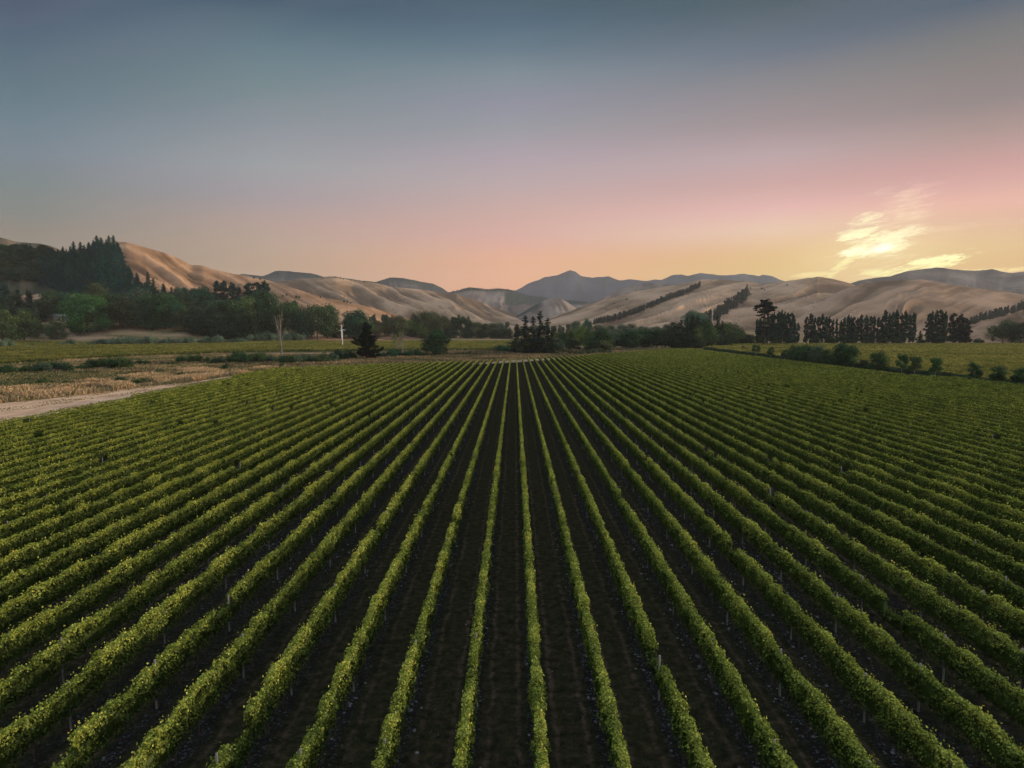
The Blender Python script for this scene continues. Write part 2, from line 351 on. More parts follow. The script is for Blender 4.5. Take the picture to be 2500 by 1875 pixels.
def hill(name, ridge, Df, Dr, footy, mat, spurs=6.0, skew=0.0, amp=0.35, seed=1, woodf=None, prof=1.3, steps=70, back=0.5, Dvar=0.06, dense=2.0, streak=1.0):
    """hill body with a front face, a crest whose skyline is the ridge list, and a back face.
    ridge: (px, py) list; Df/Dr forward distance of foot and crest; amp in skyline-relative gully depth"""
    rx = [p[0] for p in ridge]; ry = [p[1] for p in ridge]
    cols = np.arange(rx[0], rx[-1]+.1, dense)
    # smooth ridge a little + crest roughness
    yt = np.interp(cols, rx, ry); k = np.array([1, 2, 3, 2, 1])/9.0; yt = (np.convolve(np.pad(yt, 2, mode='edge'), k, 'valid') if name != 'mountain' else yt)
    yt = yt+fbm(cols/26+seed*5, cols*0+seed, 4)*(1.1 if Dr < 3000 else 1.8)
    u = (cols-VPX)/F
    T = np.concatenate([np.linspace(0, 1, steps), 1+np.linspace(0.06, back+.06, 8)])
    tt, uu = np.meshgrid(T, u, indexing='ij'); tc = np.minimum(tt, 1)
    Dc = Dr*(1+Dvar*fbm(cols/160+seed*3, cols*0+seed*7, 2)); Drr = np.broadcast_to(Dc, tt.shape)
    D = Df+(Drr-Df)*tt
    ztop = CAMZ+(HOR-yt)/F*Dc                     # crest height
    fy = np.broadcast_to(np.interp(cols, [rx[0], rx[-1]], footy) if isinstance(footy, tuple) else np.full(len(cols), footy), tt.shape)
    zf = np.broadcast_to(H(u*Df, np.full(len(u), Df))-2.0, tt.shape)
    cc = np.broadcast_to(cols, tt.shape)
    s = cc/100.0*spurs/6.0
    q = s+skew*(1-tc)*1.0
    q = q+0.35*fbm(cc/90+seed, tc*3+seed, 3)
    rid = 1-2*np.abs(vnoise(q*1.6+seed*11, tc*1.1+seed*3))*1.4
    rid2 = 1-2*np.abs(vnoise(q*4.2+seed*5, tc*2.5+seed*9))*1.4
    fine = fbm(q*8, tc*9+seed, 4)
    soft = fbm(q*1.3+seed, tc*1.6+seed*2, 4)
    rid3 = 1-2*np.abs(vnoise(q*9+seed*2, tc*4+seed))*1.4
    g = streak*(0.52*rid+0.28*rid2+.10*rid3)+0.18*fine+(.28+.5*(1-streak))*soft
    env = np.sin(np.pi*np.clip(tc, 0, 1))**0.8*(1-0.55*tc)
    # elevation tangent e(t), monotone toward the crest
    base = tc**prof
    e0 = (zf-CAMZ)/Df; e1 = (ztop-CAMZ)/Dc
    frac = np.clip(base+amp*env*g*0.5, -0.2, 0.995*np.where(tc < 1, (0.02+0.98*tc**0.5), 1/0.995))
    e = e0+(np.broadcast_to(e1, tt.shape)-e0)*frac
    Z = CAMZ+e*D
    bk = np.clip((tt-1)/max(back, .01), 0, 1.2)
    Z = np.where(tt > 1, ztop-(ztop-0)*sstep(0, 1.15, bk)*0.9-bk*6, Z)
    X = uu*D
    V = np.stack([X, D, Z], -1).reshape(-1, 3)
    nx = len(cols); ny = len(T); i = (np.arange(ny-1)[:, None]*nx+np.arange(nx-1)[None]).ravel()
    Q = np.stack([i, i+1, i+nx+1, i+nx], 1)
    me = quad_mesh(name, V, Q, mats=[mat], smooth=True)
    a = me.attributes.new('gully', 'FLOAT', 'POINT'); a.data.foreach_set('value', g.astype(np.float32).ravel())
    PY = HOR-(Z-CAMZ)/D*F
    w = np.zeros_like(tt) if woodf is None else woodf(cc, PY, tc)
    a = me.attributes.new('wood', 'FLOAT', 'POINT'); a.data.foreach_set('value', np.clip(w, 0, 1).astype(np.float32).ravel())
    add_bvh(me); HB[name] = BV[-1]
    return tag(link('hills', me), kind='structure')

B_R = [(40,640),(150,622),(230,606),(273,596),(294,592.6),(317,594),(367,607),(411,620),(447,635),(473,648),(500,650),(529,659),(576,670),(620,678),(653,684),(700,699),(750,714),(800,729),(850,738),(900,749),(950,762),(994,776),(1040,790),(1075,800)]
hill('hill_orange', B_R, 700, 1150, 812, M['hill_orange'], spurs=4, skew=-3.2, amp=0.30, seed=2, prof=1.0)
hill('hill_back_left', [(-700,560),(-300,555),(0,579),(33,587),(54,593),(87,596),(108,597),(137,604),(200,628),(260,650)], 1250, 1700, 700, M['hill_wood'], seed=3,
     woodf=lambda c, y, t: sstep(.5, .35, fbm(c/30, y/14, 3)*.5+.5-(598-y)*0.004)*(t < .93))
hill('hill_wooded', [(-700,640),(-200,600),(0,601),(60,605),(130,612),(200,622),(250,616),(290,618),(325,655),(360,700),(410,735),(470,765),(520,800)], 800, 980, 775, M['hill_wood'], seed=4, amp=.12)
hill('hill_tan_left', [(-700,665),(-200,670),(0,681),(60,689),(120,698),(190,708),(230,718),(300,742),(360,770),(400,792)], 775, 900, 798, M['hill_tan'], seed=5, amp=.12, prof=.9)
C_R = [(560,700),(668,690),(717,685),(791,678),(823,679),(864,685),(917,691),(953,701),(1041,709),(1070,715),(1114,718),(1158,732),(1205,750),(1250,766),(1300,782),(1345,800)]
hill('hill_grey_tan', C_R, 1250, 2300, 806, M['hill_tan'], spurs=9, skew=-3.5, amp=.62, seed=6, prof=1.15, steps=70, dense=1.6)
D_R = [(500,680),(600,670),(644,675),(679,664),(705,664),(732,666),(765,669),(791,677),(820,676),(873,685),(917,690),(953,679),(982,679),(1011,685),(1058,694),(1080,704),(1094,712),(1130,730),(1180,760)]
hill('hill_blue_left', D_R, 2500, 3600, 790, M['hill_blue'], spurs=10, streak=.4, amp=.3, seed=7, woodf=lambda c, y, t: sstep(.86, .95, t)*.8)
E_R = [(1030,740),(1100,714),(1147,703),(1188,707),(1217,705),(1250,710),(1290,722),(1350,730),(1420,736),(1500,748)]
hill('hill_ridge_centre', E_R, 2300, 3300, 800, M['hill_mauve'], spurs=8, streak=.5, amp=.35, seed=8, dense=2.0,
     woodf=lambda c, y, t: np.maximum(sstep(.9, .97, t)*.8, (sstep(1228, 1236, c)*sstep(1480, 1440, c)*sstep(712, 717, y+fbm(c/12, y/6, 2)*3)*sstep(748, 741, y+fbm(c/9, y/6, 2)*3))))
F_R = [(1200,735),(1259,710),(1288,694),(1315,684),(1329,677),(1359,673),(1376,666),(1391,661),(1403,666),(1417,675),(1447,679),(1485,677),(1509,685),(1535,683),(1576,687),(1594,684),(1611,685),(1638,673),(1658,671),(1676,675),(1708,668),(1750,674),(1788,673),(1811,669),(1847,676),(1857,673),(1879,676),(1908,687),(1950,705),(2020,730)]
hill('mountain', F_R, 4200, 6200, 790, M['mountain'], spurs=10, streak=.25, amp=.2, seed=9, dense=1.6)
hill('hill_small_dome', [(1225,790),(1268,767),(1303,747),(1335,730),(1356,726),(1370,729),(1388,741),(1406,753),(1440,775),(1470,795)], 1900, 2300, 806, M['hill_mauve'], spurs=8, amp=.2, seed=10, dense=2.0,
     woodf=lambda c, y, t: sstep(.8, .9, t)*sstep(1330, 1310, c))
hill('hill_pale_shoulder', [(1380,765),(1430,742),(1470,727),(1510,708),(1560,694),(1600,692),(1660,700),(1760,720)], 2500, 3100, 800, M['hill_mauve'], spurs=8, streak=.6, amp=.4, seed=17, dense=1.6)
G_R = [(1290,792),(1312,784),(1380,762),(1447,741),(1494,726),(1553,712),(1611,701),(1670,693),(1708,684),(1758,684),(1817,688),(1850,694),(1911,688),(1952,682),(1987,677),(2021,682),(2063,692),(2120,712),(2200,745)]
hill('hill_long_tan', G_R, 1150, 2100, 806, M['hill_tan'], spurs=4.5, skew=4.2, amp=.5, seed=12, prof=1.1, steps=64, dense=1.6)
H_R = [(1930,770),(1990,735),(2063,703),(2094,695),(2148,687),(2200,684),(2243,684),(2306,696),(2370,704),(2433,711),(2500,722),(2650,745),(2900,760)]
hill('hill_broad_brown', H_R, 1000, 1750, 812, M['hill_brown'], spurs=4, skew=2.0, amp=.34, seed=13, prof=1.0, steps=60, dense=2.5,
     woodf=lambda c, y, t: 0.25*sstep(1.0, .6, ((c-2235)/55)**2+((y-722)/14)**2))
I_R = [(2000,725),(2063,694),(2091,685),(2129,679),(2164,676),(2195,666),(2233,660),(2268,655),(2290,656),(2313,660),(2366,663),(2407,659),(2449,668),(2500,664),(2600,660),(2900,650),(3300,640)]
hill('hill_right_back', I_R, 2200, 3400, 790, M['hill_mauve'], spurs=7, streak=.4, amp=.4, seed=14, dense=1.6)
hill('hill_right_low', [(2330,806),(2366,793),(2401,783),(2449,771),(2500,755),(2600,728),(2800,700),(3300,690)], 640, 820, 838, M['hill_brown'], spurs=4, amp=.12, seed=15, prof=.9)

def hit(px, py, only=None):
    # step down until the ray meets the terrain, so nothing is planted in the air
    for k in range(60):
        d = ray(px, py+k).normalized(); best = None
        for b in ([HB[only]] if only else BV):
            loc, nrm, idx, dist = b.ray_cast(CO, d, 20000)
            if loc is not None and (best is None or dist < best[1]): best = (loc, dist)
        if best: return best[0]
    return at_depth(px, py, 800)

# ------------------------------------------------------------------ tree prototypes (height 1, base at the origin)
def clump_cards(blobs, n, size, rg, shell=0.55, up=0.3):
    "leaf cards through a set of ellipsoid clumps (cx,cy,cz,rx,ry,rz)"
    B = np.array(blobs); w = (B[:, 3]*B[:, 4]*B[:, 5])**(2/3.0); w /= w.sum()
    idx = rg.choice(len(B), n, p=w); d = unit(rg.normal(size=(n, 3)))
    r = shell+(1-shell)*rg.random((n, 1))**0.6; r = r*(0.86+0.28*rg.random((n, 1)))
    P = B[idx, :3]+d*B[idx, 3:]*r
    N = unit(d/B[idx, 3:]*B[idx, 3:].mean(1, keepdims=True))+rg.normal(size=(n, 3))*0.45; N[:, 2] += up
    V = cards(P, N, size*(0.6+0.8*rg.random(n)), .9, rg=rg)
    lum = np.clip(0.28+0.35*rg.random(n)+0.14*rg.normal(size=len(B))[idx], 0, 1)
    return V, lum
class Proto: pass
def mk(name, crownVL, trunkVQ, mat, barkmat, W):
    p = Proto(); p.name = name; V, L = crownVL
    p.crown = quad_mesh(name+'_crown', V, rnd=L, mats=[M[mat]]) if V is not None else None
    p.trunk = quad_mesh(name+'_trunk', trunkVQ[0], trunkVQ[1], mats=[M[barkmat]], smooth=True) if trunkVQ else None
    p.W = W; return p
def limbs(rg, h0, h1, n, spread, r0):
    ps = [([(0, 0, -.03), (.01, 0, h0*.5), (-.01, .01, h0), (0, 0, h1)], [r0, r0*.8, r0*.62, r0*.18])]
    for i in range(n):
        a = rg.random()*6.28; z = h0*(.8+.5*rg.random()); s = spread*(.6+.5*rg.random())
        ps.append(([(0, 0, z), (math.cos(a)*s*.45, math.sin(a)*s*.45, z+(h1-z)*.35), (math.cos(a)*s, math.sin(a)*s, z+(h1-z)*(.6+.3*rg.random()))], [r0*.5, r0*.32, r0*.1]))
    return ps
def p_broad(seed, w=.42, low=.03, n=5200, nb=28, size=.040, rough=1.0, h0=.22):
    rg = np.random.default_rng(seed); bl = []
    for i in range(nb):
        z = low+.10+(0.80-low)*(i+.5)/nb+.04*rg.normal(); t = (z-low)/(1-low)
        R0 = w*math.sin(math.pi*min(.97, max(.10, t**.8)))**.6
        a = rg.random()*6.28; rr = R0*(.35+.55*rg.random())*rough; s = (.13+.09*rg.random())*(w/.42)**.5
        bl.append((math.cos(a)*rr, math.sin(a)*rr, min(z, .9), s, s, s*.8))
    bl.append((0, 0, .86, .15*w/.42, .15*w/.42, .13)); bl.append((0, 0, .5, w*.6, w*.6, .3)); bl.append((0, 0, .22+low, w*.62, w*.62, .2))
    return mk('broad', clump_cards(bl, n, size, rg), tubes(limbs(rg, h0, .8, 6, w*.7, .028)), 'leaf', 'bark', w)
def p_poplar(seed, w=.2, n=4600):
    rg = np.random.default_rng(seed); bl = []
    for i in range(22):
        z = .12+.78*rg.random(); R0 = w*math.sin(math.pi*(.12+.82*z))**.6; a = rg.random()*6.28
        bl.append((math.cos(a)*R0*.55, math.sin(a)*R0*.55, z, .07, .07, .14))
    return mk('poplar', clump_cards(bl, n, .03, rg), tubes(limbs(rg, .2, .9, 5, w*.6, .02)), 'leaf', 'bark', w)
def p_spruce(seed, w=.2, n=26, irregular=.25, low=.05, size=.036, per=34, droop=.25, fullness=1.0, lop=0.0, crownpow=.85):
    rg = np.random.default_rng(seed); P = []; N = []; paths = [([(0, 0, -.03), (0, 0, .5), (0, 0, .985)], [.020, .012, .003])]
    for i in range(n):
        t = i/(n-1.0); z = low+(0.97-low)*t; Rr = w*(1-t)**crownpow*(1+irregular*rg.normal())+.012
        for k in range(int(5+3*fullness)):
            a = rg.random()*6.28; L = max(.01, Rr*(.65+.5*rg.random())*(1+lop*math.cos(a-1.2)))
            dz = -droop*L+L*.10*rg.normal(); m = max(5, int(per*(L/w)**1.0))
            s = rg.random(m)**.7; off = rg.normal(size=(m, 3))*np.array([.014, .014, .010])*(1+1.2*(1-t))
            px = np.stack([np.cos(a)*L*s, np.sin(a)*L*s, z+dz*s**1.4+.25*droop*L*(s**3)], 1)+off; P.append(px)
            nn = rg.normal(size=(m, 3))*.5; nn[:, 2] += 1; nn[:, 0] += math.cos(a)*.5; nn[:, 1] += math.sin(a)*.5; N.append(nn)
            if k < 3 and L > .05: paths.append(([(0, 0, z), (math.cos(a)*L*.8, math.sin(a)*L*.8, z+dz*.8)], [.005, .0015]))
    P = np.concatenate(P); N = np.concatenate(N); nq = len(P)
    V = cards(P, N, size*(.6+.7*rg.random(nq)), .7, rg=rg)
    L = np.clip(.30+.38*rg.random(nq)+.10*rg.normal(size=nq), 0, 1)
    return mk('spruce', (V, L), tubes(paths, 5), 'needle', 'bark', w)
def p_pine(seed, w=.15, n=4200, low=.10, layers=20, lean=0.025, size=.027, gap=.8):
    "shelterbelt pine: narrow ragged column of upswept tufts with gaps"
    rg = np.random.default_rng(seed); bl = []; lx, ly = rg.normal(size=2)*lean
    paths = [([(0, 0, -.03), (lx*.3, ly*.3, .35), (lx*.8, ly*.8, .7), (lx, ly, .97)], [.017, .013, .009, .003])]
    for i in range(layers):
        t = (i+.5)/layers; z = low+(.90-low)*t
        R0 = w*(.95-.45*t+.35*rg.normal()*.6); R0 = max(.04, R0)
        for k in range(4):
            if rg.random() > gap: continue
            a = rg.random()*6.28; L = R0*(.5+.55*rg.random()); cx, cy = lx*z+math.cos(a)*L*.7, ly*z+math.sin(a)*L*.7
            zz = z+L*.35+.025*rg.normal(); r = .030+.022*rg.random(); bl.append((cx, cy, zz, r*1.05, r*1.05, r*1.0))
            paths.append(([(lx*z, ly*z, z), (cx, cy, zz)], [.006, .002]))
    bl.append((lx, ly, .94, w*.22, w*.22, .055)); bl.append((0, 0, .28, w*.5, w*.5, .22))
    V, L = clump_cards(bl, n, size, rg, shell=.25, up=.5)
    return mk('pine', (V, L), tubes(paths, 5), 'needle', 'bark', w)
def p_young(seed, w=.42, n=2400, vase=False):
    rg = np.random.default_rng(seed); bl = []
    for i in range(14):
        a = rg.random()*6.28; z = .42+.45*rg.random(); R0 = w*(.9 if vase and z > .6 else .7)*math.sin(math.pi*min(.95, (z-.25)/.75))**.5
        bl.append((math.cos(a)*R0*.66, math.sin(a)*R0*.66, z, .15, .15, .12))
    return mk('young', clump_cards(bl, n, .045, rg, shell=.35), tubes(limbs(rg, .33, .8, 6, w*.6, .022)), 'leaf', 'pale_bark', w)
def p_shrub(seed, w=.62, n=1500):
    rg = np.random.default_rng(seed); bl = []
    for i in range(12):
        a = rg.random()*6.28; rr = w*(.65*rg.random()**.5); z = .22+.55*rg.random()*(1-rr/w*.6)
        bl.append((math.cos(a)*rr, math.sin(a)*rr, z, .26, .26, .30))
    return mk('shrub', clump_cards(bl, n, .085, rg, shell=.4, up=.5), tubes([([(.0, 0, -.05), (.12, .05, .5)], [.03, .01]), ([(.0, 0, -.05), (-.15, .05, .55)], [.03, .01])], 5), 'leaf', 'bark', w)
def p_sparse(seed, leafn=500):
    "thin multi-stemmed half-bare tree"
    rg = np.random.default_rng(seed); paths = []; tips = []
    for i in range(6):
        a = rg.random()*6.28; s = .10+.16*rg.random(); h = .6+.38*rg.random()
        pts = [(0, 0, -.02), (math.cos(a)*s*.3, math.sin(a)*s*.3, h*.4), (math.cos(a)*s*.8, math.sin(a)*s*.8, h*.75), (math.cos(a)*s, math.sin(a)*s, h)]
        paths.append((pts, [.014, .009, .006, .002]))
        for k in range(7):
            t = .35+.6*rg.random(); b = Vector(pts[1]).lerp(Vector(pts[3]), t); c = b+Vector((rg.normal()*.07, rg.normal()*.07, .06+.10*rg.random()))
            paths.append(([b, c], [.005, .0015])); tips.append((*c, .05, .05, .05))
    V, L = clump_cards(tips, leafn, .022, rg, shell=.1)
    return mk('sparse', (V, L), tubes(paths, 5), 'leaf', 'pale_bark', .3)
def p_dead(seed):
    rg = np.random.default_rng(seed); paths = [([(0, 0, -.02), (-.01, 0, .3), (-.05, 0, .55), (-.13, 0, .8), (-.16, .01, .97)], [.035, .030, .022, .012, .004])]
    def br(p, d, L, r, lv):
        q = p+d*L*.5+Vector((rg.normal(), rg.normal(), 0))*.012; e = p+d*L
        paths.append(([p, q, e], [r, r*.7, r*.35]))
        if lv:
            for i in range(3):
                dd = (d+Vector((rg.normal()*.35, rg.normal()*.35, .25))).normalized(); br(q.lerp(e, i/2.5), dd, L*.55, r*.5, lv-1)
    for (z, dx, L, r) in [(.35, .55, .35, .014), (.45, -.25, .42, .014), (.5, .05, .48, .018), (.6, -.3, .33, .012), (.62, .12, .34, .012), (.4, -.45, .25, .01)]:
        br(Vector((-.03, 0, z)), Vector((dx, rg.normal()*.2, .85)).normalized(), L, r, 2)
    p = mk('dead', (None, None), tubes(paths, 5), 'leaf', 'pale_bark', .2); return p
def p_cedar(seed):
    "big dark open grown conifer with long upswept lower limbs"
    rg = np.random.default_rng(seed); P = []; N = []; paths = [([(0, 0, -.02), (0, 0, .5), (.02, 0, .96)], [.03, .018, .004])]
    for (z, az, L, dz, th) in [(.20, 0.1, .44, .10, .05), (.16, 3.1, .30, .02, .05), (.42, 3.2, .42, .04, .045), (.36, .2, .30, -.02, .05), (.48, 3.3, .36, .07, .04), (.46, 0.0, .27, .10, .045), (.56, .3, .22, .06, .05), (.58, 2.8, .23, .03, .05)] + \
        [(.10+.85*i/44.0, rg.random()*6.28, (.34-.25*(i/44.0)**1.1)*(.6+.5*rg.random()), .02, .045) for i in range(45)]:
        m = int(2600*L*L+700*L); s = rg.random(m)**.6
        px = np.stack([np.cos(az)*L*s, np.sin(az)*L*s, z-.07*s*(L/.4)+(dz+.09*(L/.4))*s**2.2], 1)+rg.normal(size=(m, 3))*np.array([.030, .045, .022])*(1.3-.6*s[:, None]); P.append(px)
        nn = rg.normal(size=(m, 3))*.5; nn[:, 2] += .9; N.append(nn)
        paths.append(([(0, 0, z), (math.cos(az)*L*.5, math.sin(az)*L*.5, z-.03), (math.cos(az)*L*.9, math.sin(az)*L*.9, z+dz)], [.010, .006, .002]))
    P = np.concatenate(P); N = np.concatenate(N); V = cards(P, N, .034*(.6+.7*rg.random(len(P))), .7, rg=rg)
    return mk('cedar', (V, np.clip(.2+.4*rg.random(len(P)), 0, 1)), tubes(paths, 5), 'needle', 'bark', .42)
def p_umbrella(seed):
    "tall pine with long bare stem, flat layered crown on top and dark skirt below"
    rg = np.random.default_rng(seed); bl = []; paths = [([(0, 0, -.02), (0, 0, .5), (.01, 0, .99)], [.020, .016, .004])]
    for (z, R0, n) in [(.975, .06, 6), (.945, .10, 10), (.905, .13, 14), (.86, .155, 16), (.815, .165, 16), (.77, .14, 12), (.725, .12, 7), (.68, .10, 4), (.60, .05, 3), (.50, .09, 7), (.42, .12, 9), (.34, .12, 9), (.27, .10, 6)]:
        for k in range(n):
            a = rg.random()*6.28; L = R0*(.3+.75*rg.random()); bl.append((math.cos(a)*L, math.sin(a)*L, z+.012*rg.normal(), .046, .046, .020)); paths.append(([(0, 0, z-.02), (math.cos(a)*L, math.sin(a)*L, z)], [.005, .0015]))
    return mk('umbrella', clump_cards(bl, 5600, .026, rg, shell=.1, up=.7), tubes(paths, 5), 'needle', 'bark', .18)

PR = {
 'broad': [p_broad(11), p_broad(12, w=.5), p_broad(13, w=.36), p_broad(14, w=.45, rough=1.15)],
 'round': [p_broad(21, w=.62, low=-.02, n=7000, nb=34, size=.042), p_broad(22, w=.55, low=-.02, n=7000, nb=32, size=.042)],
 'limbed': [p_broad(31, w=.62, low=.22, n=4200, nb=30, h0=.3), p_broad(32, w=.5, low=.2, n=3400, nb=22, rough=1.25, h0=.3)],
 'poplar': [p_poplar(41), p_poplar(42, w=.26)],
 'spruce': [p_spruce(51), p_spruce(52, w=.17, irregular=.35), p_spruce(53, w=.24, irregular=.3)],
 'fir': [p_spruce(61, w=.30, n=20, irregular=.35, per=42, droop=.05, size=.038, crownpow=.75), p_spruce(62, w=.26, n=18, irregular=.45, per=42, droop=.0, size=.036, crownpow=.7)],
 'cypress': [p_spruce(65, w=.46, n=26, irregular=.10, per=46, droop=.05, size=.045, low=.02, fullness=1.6, crownpow=.30)],
 'pine': [p_pine(71), p_pine(72, w=.17, gap=.9), p_pine(73, w=.12), p_pine(74, w=.16, low=.2, gap=.65), p_pine(75, w=.19, low=.04, gap=.95, n=5200)],
 'umbrella': [p_umbrella(81)], 'cedar': [p_cedar(82)], 'dead': [p_dead(83)], 'sparse': [p_sparse(84), p_sparse(85, 900)],
 'young': [p_young(91), p_young(92, w=.34, vase=True), p_young(93, w=.42)],
 'shrub': [p_shrub(95), p_shrub(96, w=.72), p_shrub(97, w=.5)],
}
NAMES = dict(broad='broadleaf_tree', round='broadleaf_tree', limbed='spreading_tree', poplar='poplar_tree', spruce='conifer_tree', fir='fir_tree', cypress='cypress_tree', pine='pine_tree',
             umbrella='pine_tree', cedar='cedar_tree', dead='dead_tree', sparse='bare_tree', young='young_tree', shrub='shrub')
ALLT = []
def plant(kind, px, py, hpx, wf=1.0, color=(1, 1, 1), label=None, group=None, only=None, var=None, loc=None, sink=0.0):
    p = PR[kind][var if var is not None else random.randrange(len(PR[kind]))]
    q = loc if loc is not None else hit(px, py, only)
    h = hpx/F*q.y*(1.3 if kind == 'shrub' else 1.0)
    nm = NAMES[kind]; root = empty(nm, (q.x, q.y, q.z-sink*h), random.random()*6.28 if kind not in ('cedar', 'dead') else 0)
    root.scale = (h*wf, h*wf, h)
    if p.trunk is not None:
        t = link('trunk' if kind != 'dead' else 'branches', p.trunk, root); t.color = (1, 1, 1, 1)
    if p.crown is not None:
        c = link('crown' if kind != 'shrub' else 'foliage', p.crown, root); c.color = (*color, 1)
    if kind == 'shrub' and p.trunk is not None: t.name = 'stems'
    cat = 'shrub' if kind == 'shrub' else 'tree'
    tag(root, label, cat, group); ALLT.append((root, px, hpx)); return root
def plant_rel(rows, group, fmt, cat=None):
    "plant a list of (kind,px,py,hpx,wf,color) and label each by its order from the left"
    rows = sorted(rows, key=lambda r: r[1])
    for i, r in enumerate(rows):
        kw = r[6] if len(r) > 6 else {}
        look = kw.pop('look', None)
        lab = fmt.format(n=ordinal(i+1), look=look or '')
        plant(*r[:6], label=lab, group=group, **kw)
# colour tints
DG = (.62, .80, .62); TE = (.50, 1.0, 1.15); OL = (1.25, 1.15, .8); GR = (.8, 1.15, .72); BR = (1.35, .95, .75); GY = (1.3, 1.15, 1.5); YE = (1.9, 1.75, .8); DK = (.45, .5, .48); FK = (.36, .48, .42); SI = (2.5, 2.0, 2.8)
def look_of(c): return {DG:'dark green', TE:'blue-green', OL:'olive', GR:'fresh green', BR:'brownish', GY:'grey-green', YE:'yellow-green', DK:'nearly black', SI:'silvery'}[c]

# --- left woodland band
LB = [ # kind, px, base, height, width factor, tint
 ('broad', 8, 836, 80, 1.0, OL), ('broad', 60, 832, 75, .9, OL), ('broad', 43, 822, 28, 1.1, OL), ('broad', 92, 826, 48, .9, BR), ('round', 140, 828, 46, 1.0, OL), ('broad', 178, 812, 30, 1.2, DG),
 ('round', 215, 812, 94, 1.0, (.95,1.55,.85)), ('broad', 262, 800, 84, 1.0, OL), ('broad', 236, 770, 80, .9, BR), ('broad', 150, 775, 62, 1.1, TE), ('broad', 120, 778, 70, 1.0, DG), ('broad', 185, 780, 55, 1.1, DG),
 ('spruce', 2, 780, 95, 1.1, TE), ('spruce', 14, 785, 100, .8, TE), ('spruce', 22, 785, 90, .8, TE), ('broad', 35, 785, 72, 1.0, DG), ('spruce', 47, 785, 78, 1.1, DK), ('spruce', 70, 780, 72, 1.0, DK), ('spruce', 77, 780, 70, .9, DK), ('broad', 95, 785, 55, 1.2, DK), ('broad', 20, 795, 50, 1.5, DK), ('broad', 60, 795, 45, 1.6, DK),
 ('broad', 300, 799, 76, 1.2, BR), ('broad', 335, 795, 90, 1.1, GY), ('broad', 318, 800, 55, .7, OL), ('round', 372, 803, 85, .85, DG), ('broad', 405, 803, 84, 1.1, GR), ('broad', 355, 802, 42, .8, DG), ('broad', 384, 805, 44, .8, GR), ('broad', 430, 805, 70, .9, TE), ('broad', 425, 803, 52, .7, GR),
 ('poplar', 340, 800, 40, 1.2, GY), ('round', 300, 770, 55, .9, DK), ('broad', 350, 745, 32, 1.2, DG), ('broad', 385, 760, 55, 1.0, DK), ('broad', 410, 758, 45, 1.2, OL), ('broad', 440, 762, 60, .8, GY), ('broad', 465, 760, 38, 1.3, DG), ('broad', 455, 775, 38, 1.5, OL),
 ('broad', 450, 808, 55, 1.1, BR), ('round', 480, 815, 62, 1.0, DK), ('round', 515, 822, 76, 1.0, DK), ('broad', 545, 826, 92, 1.1, DG), ('round', 575, 826, 92, .8, DG), ('broad', 605, 826, 104, .9, OL), ('broad', 632, 826, 96, 1.0, DG), ('round', 560, 826, 62, 1.2, DK), ('round', 615, 826, 62, 1.2, DK), ('broad', 500, 818, 45, 1.2, BR),
 ('broad', 650, 826, 118, .8, DG), ('limbed', 680, 826, 84, 1.1, DG), ('limbed', 712, 828, 88, .9, DG), ('round', 665, 826, 55, 1.3, DK), ('limbed', 776, 829, 88, 1.05, DG), ('broad', 800, 826, 82, .9, OL), ('broad', 748, 826, 60, 1.0, TE), ('round', 735, 826, 50, 1.0, DK),
 ('broad', 868, 825, 70, 1.1, TE), ('round', 880, 824, 58, 1.0, DG), ('broad', 850, 826, 50, .8, TE), ('broad', 925, 822, 40, 1.1, BR), ('broad', 945, 820, 38, .9, BR), ('round', 822, 824, 30, 1.5, DK),
 ('broad', 500, 760, 60, 1.1, TE), ('pine', 530, 760, 76, 1.5, TE), ('pine', 548, 762, 78, 1.5, TE), ('pine', 570, 762, 74, 1.5, TE), ('pine', 585, 765, 66, 1.4, TE), ('round', 492, 745, 38, .9, DK), ('round', 512, 735, 24, .9, DK),
 ('pine', 612, 765, 76, 1.5, TE), ('pine', 628, 770, 82, 1.7, TE), ('pine', 648, 772, 86, 1.6, TE), ('broad', 655, 775, 62, .8, TE), ('broad', 475, 745, 42, 1.0, TE), ('broad', 448, 738, 36, 1.0, TE), ('spruce', 400, 755, 62, 1.2, TE), ('spruce', 420, 752, 52, 1.2, TE), ('broad', 432, 748, 45, 1.0, TE),
 ('limbed', 712, 800, 66, .5, DG), ('broad', 720, 790, 58, .35, DK), ('broad', 560, 790, 58, 1.3, OL), ('broad', 600, 795, 60, 1.1, OL), ('broad', 530, 785, 52, 1.2, GY), ('broad', 470, 790, 40, 1.4, BR),
]
LB = [r[:6]+({'look': look_of(r[5]) if r[5] != (.95,1.55,.85) else 'largest round green'},) for r in LB]
plant_rel(LB, 'trees of the left woodland band', '{look} tree, {n} from the left in the left woodland')

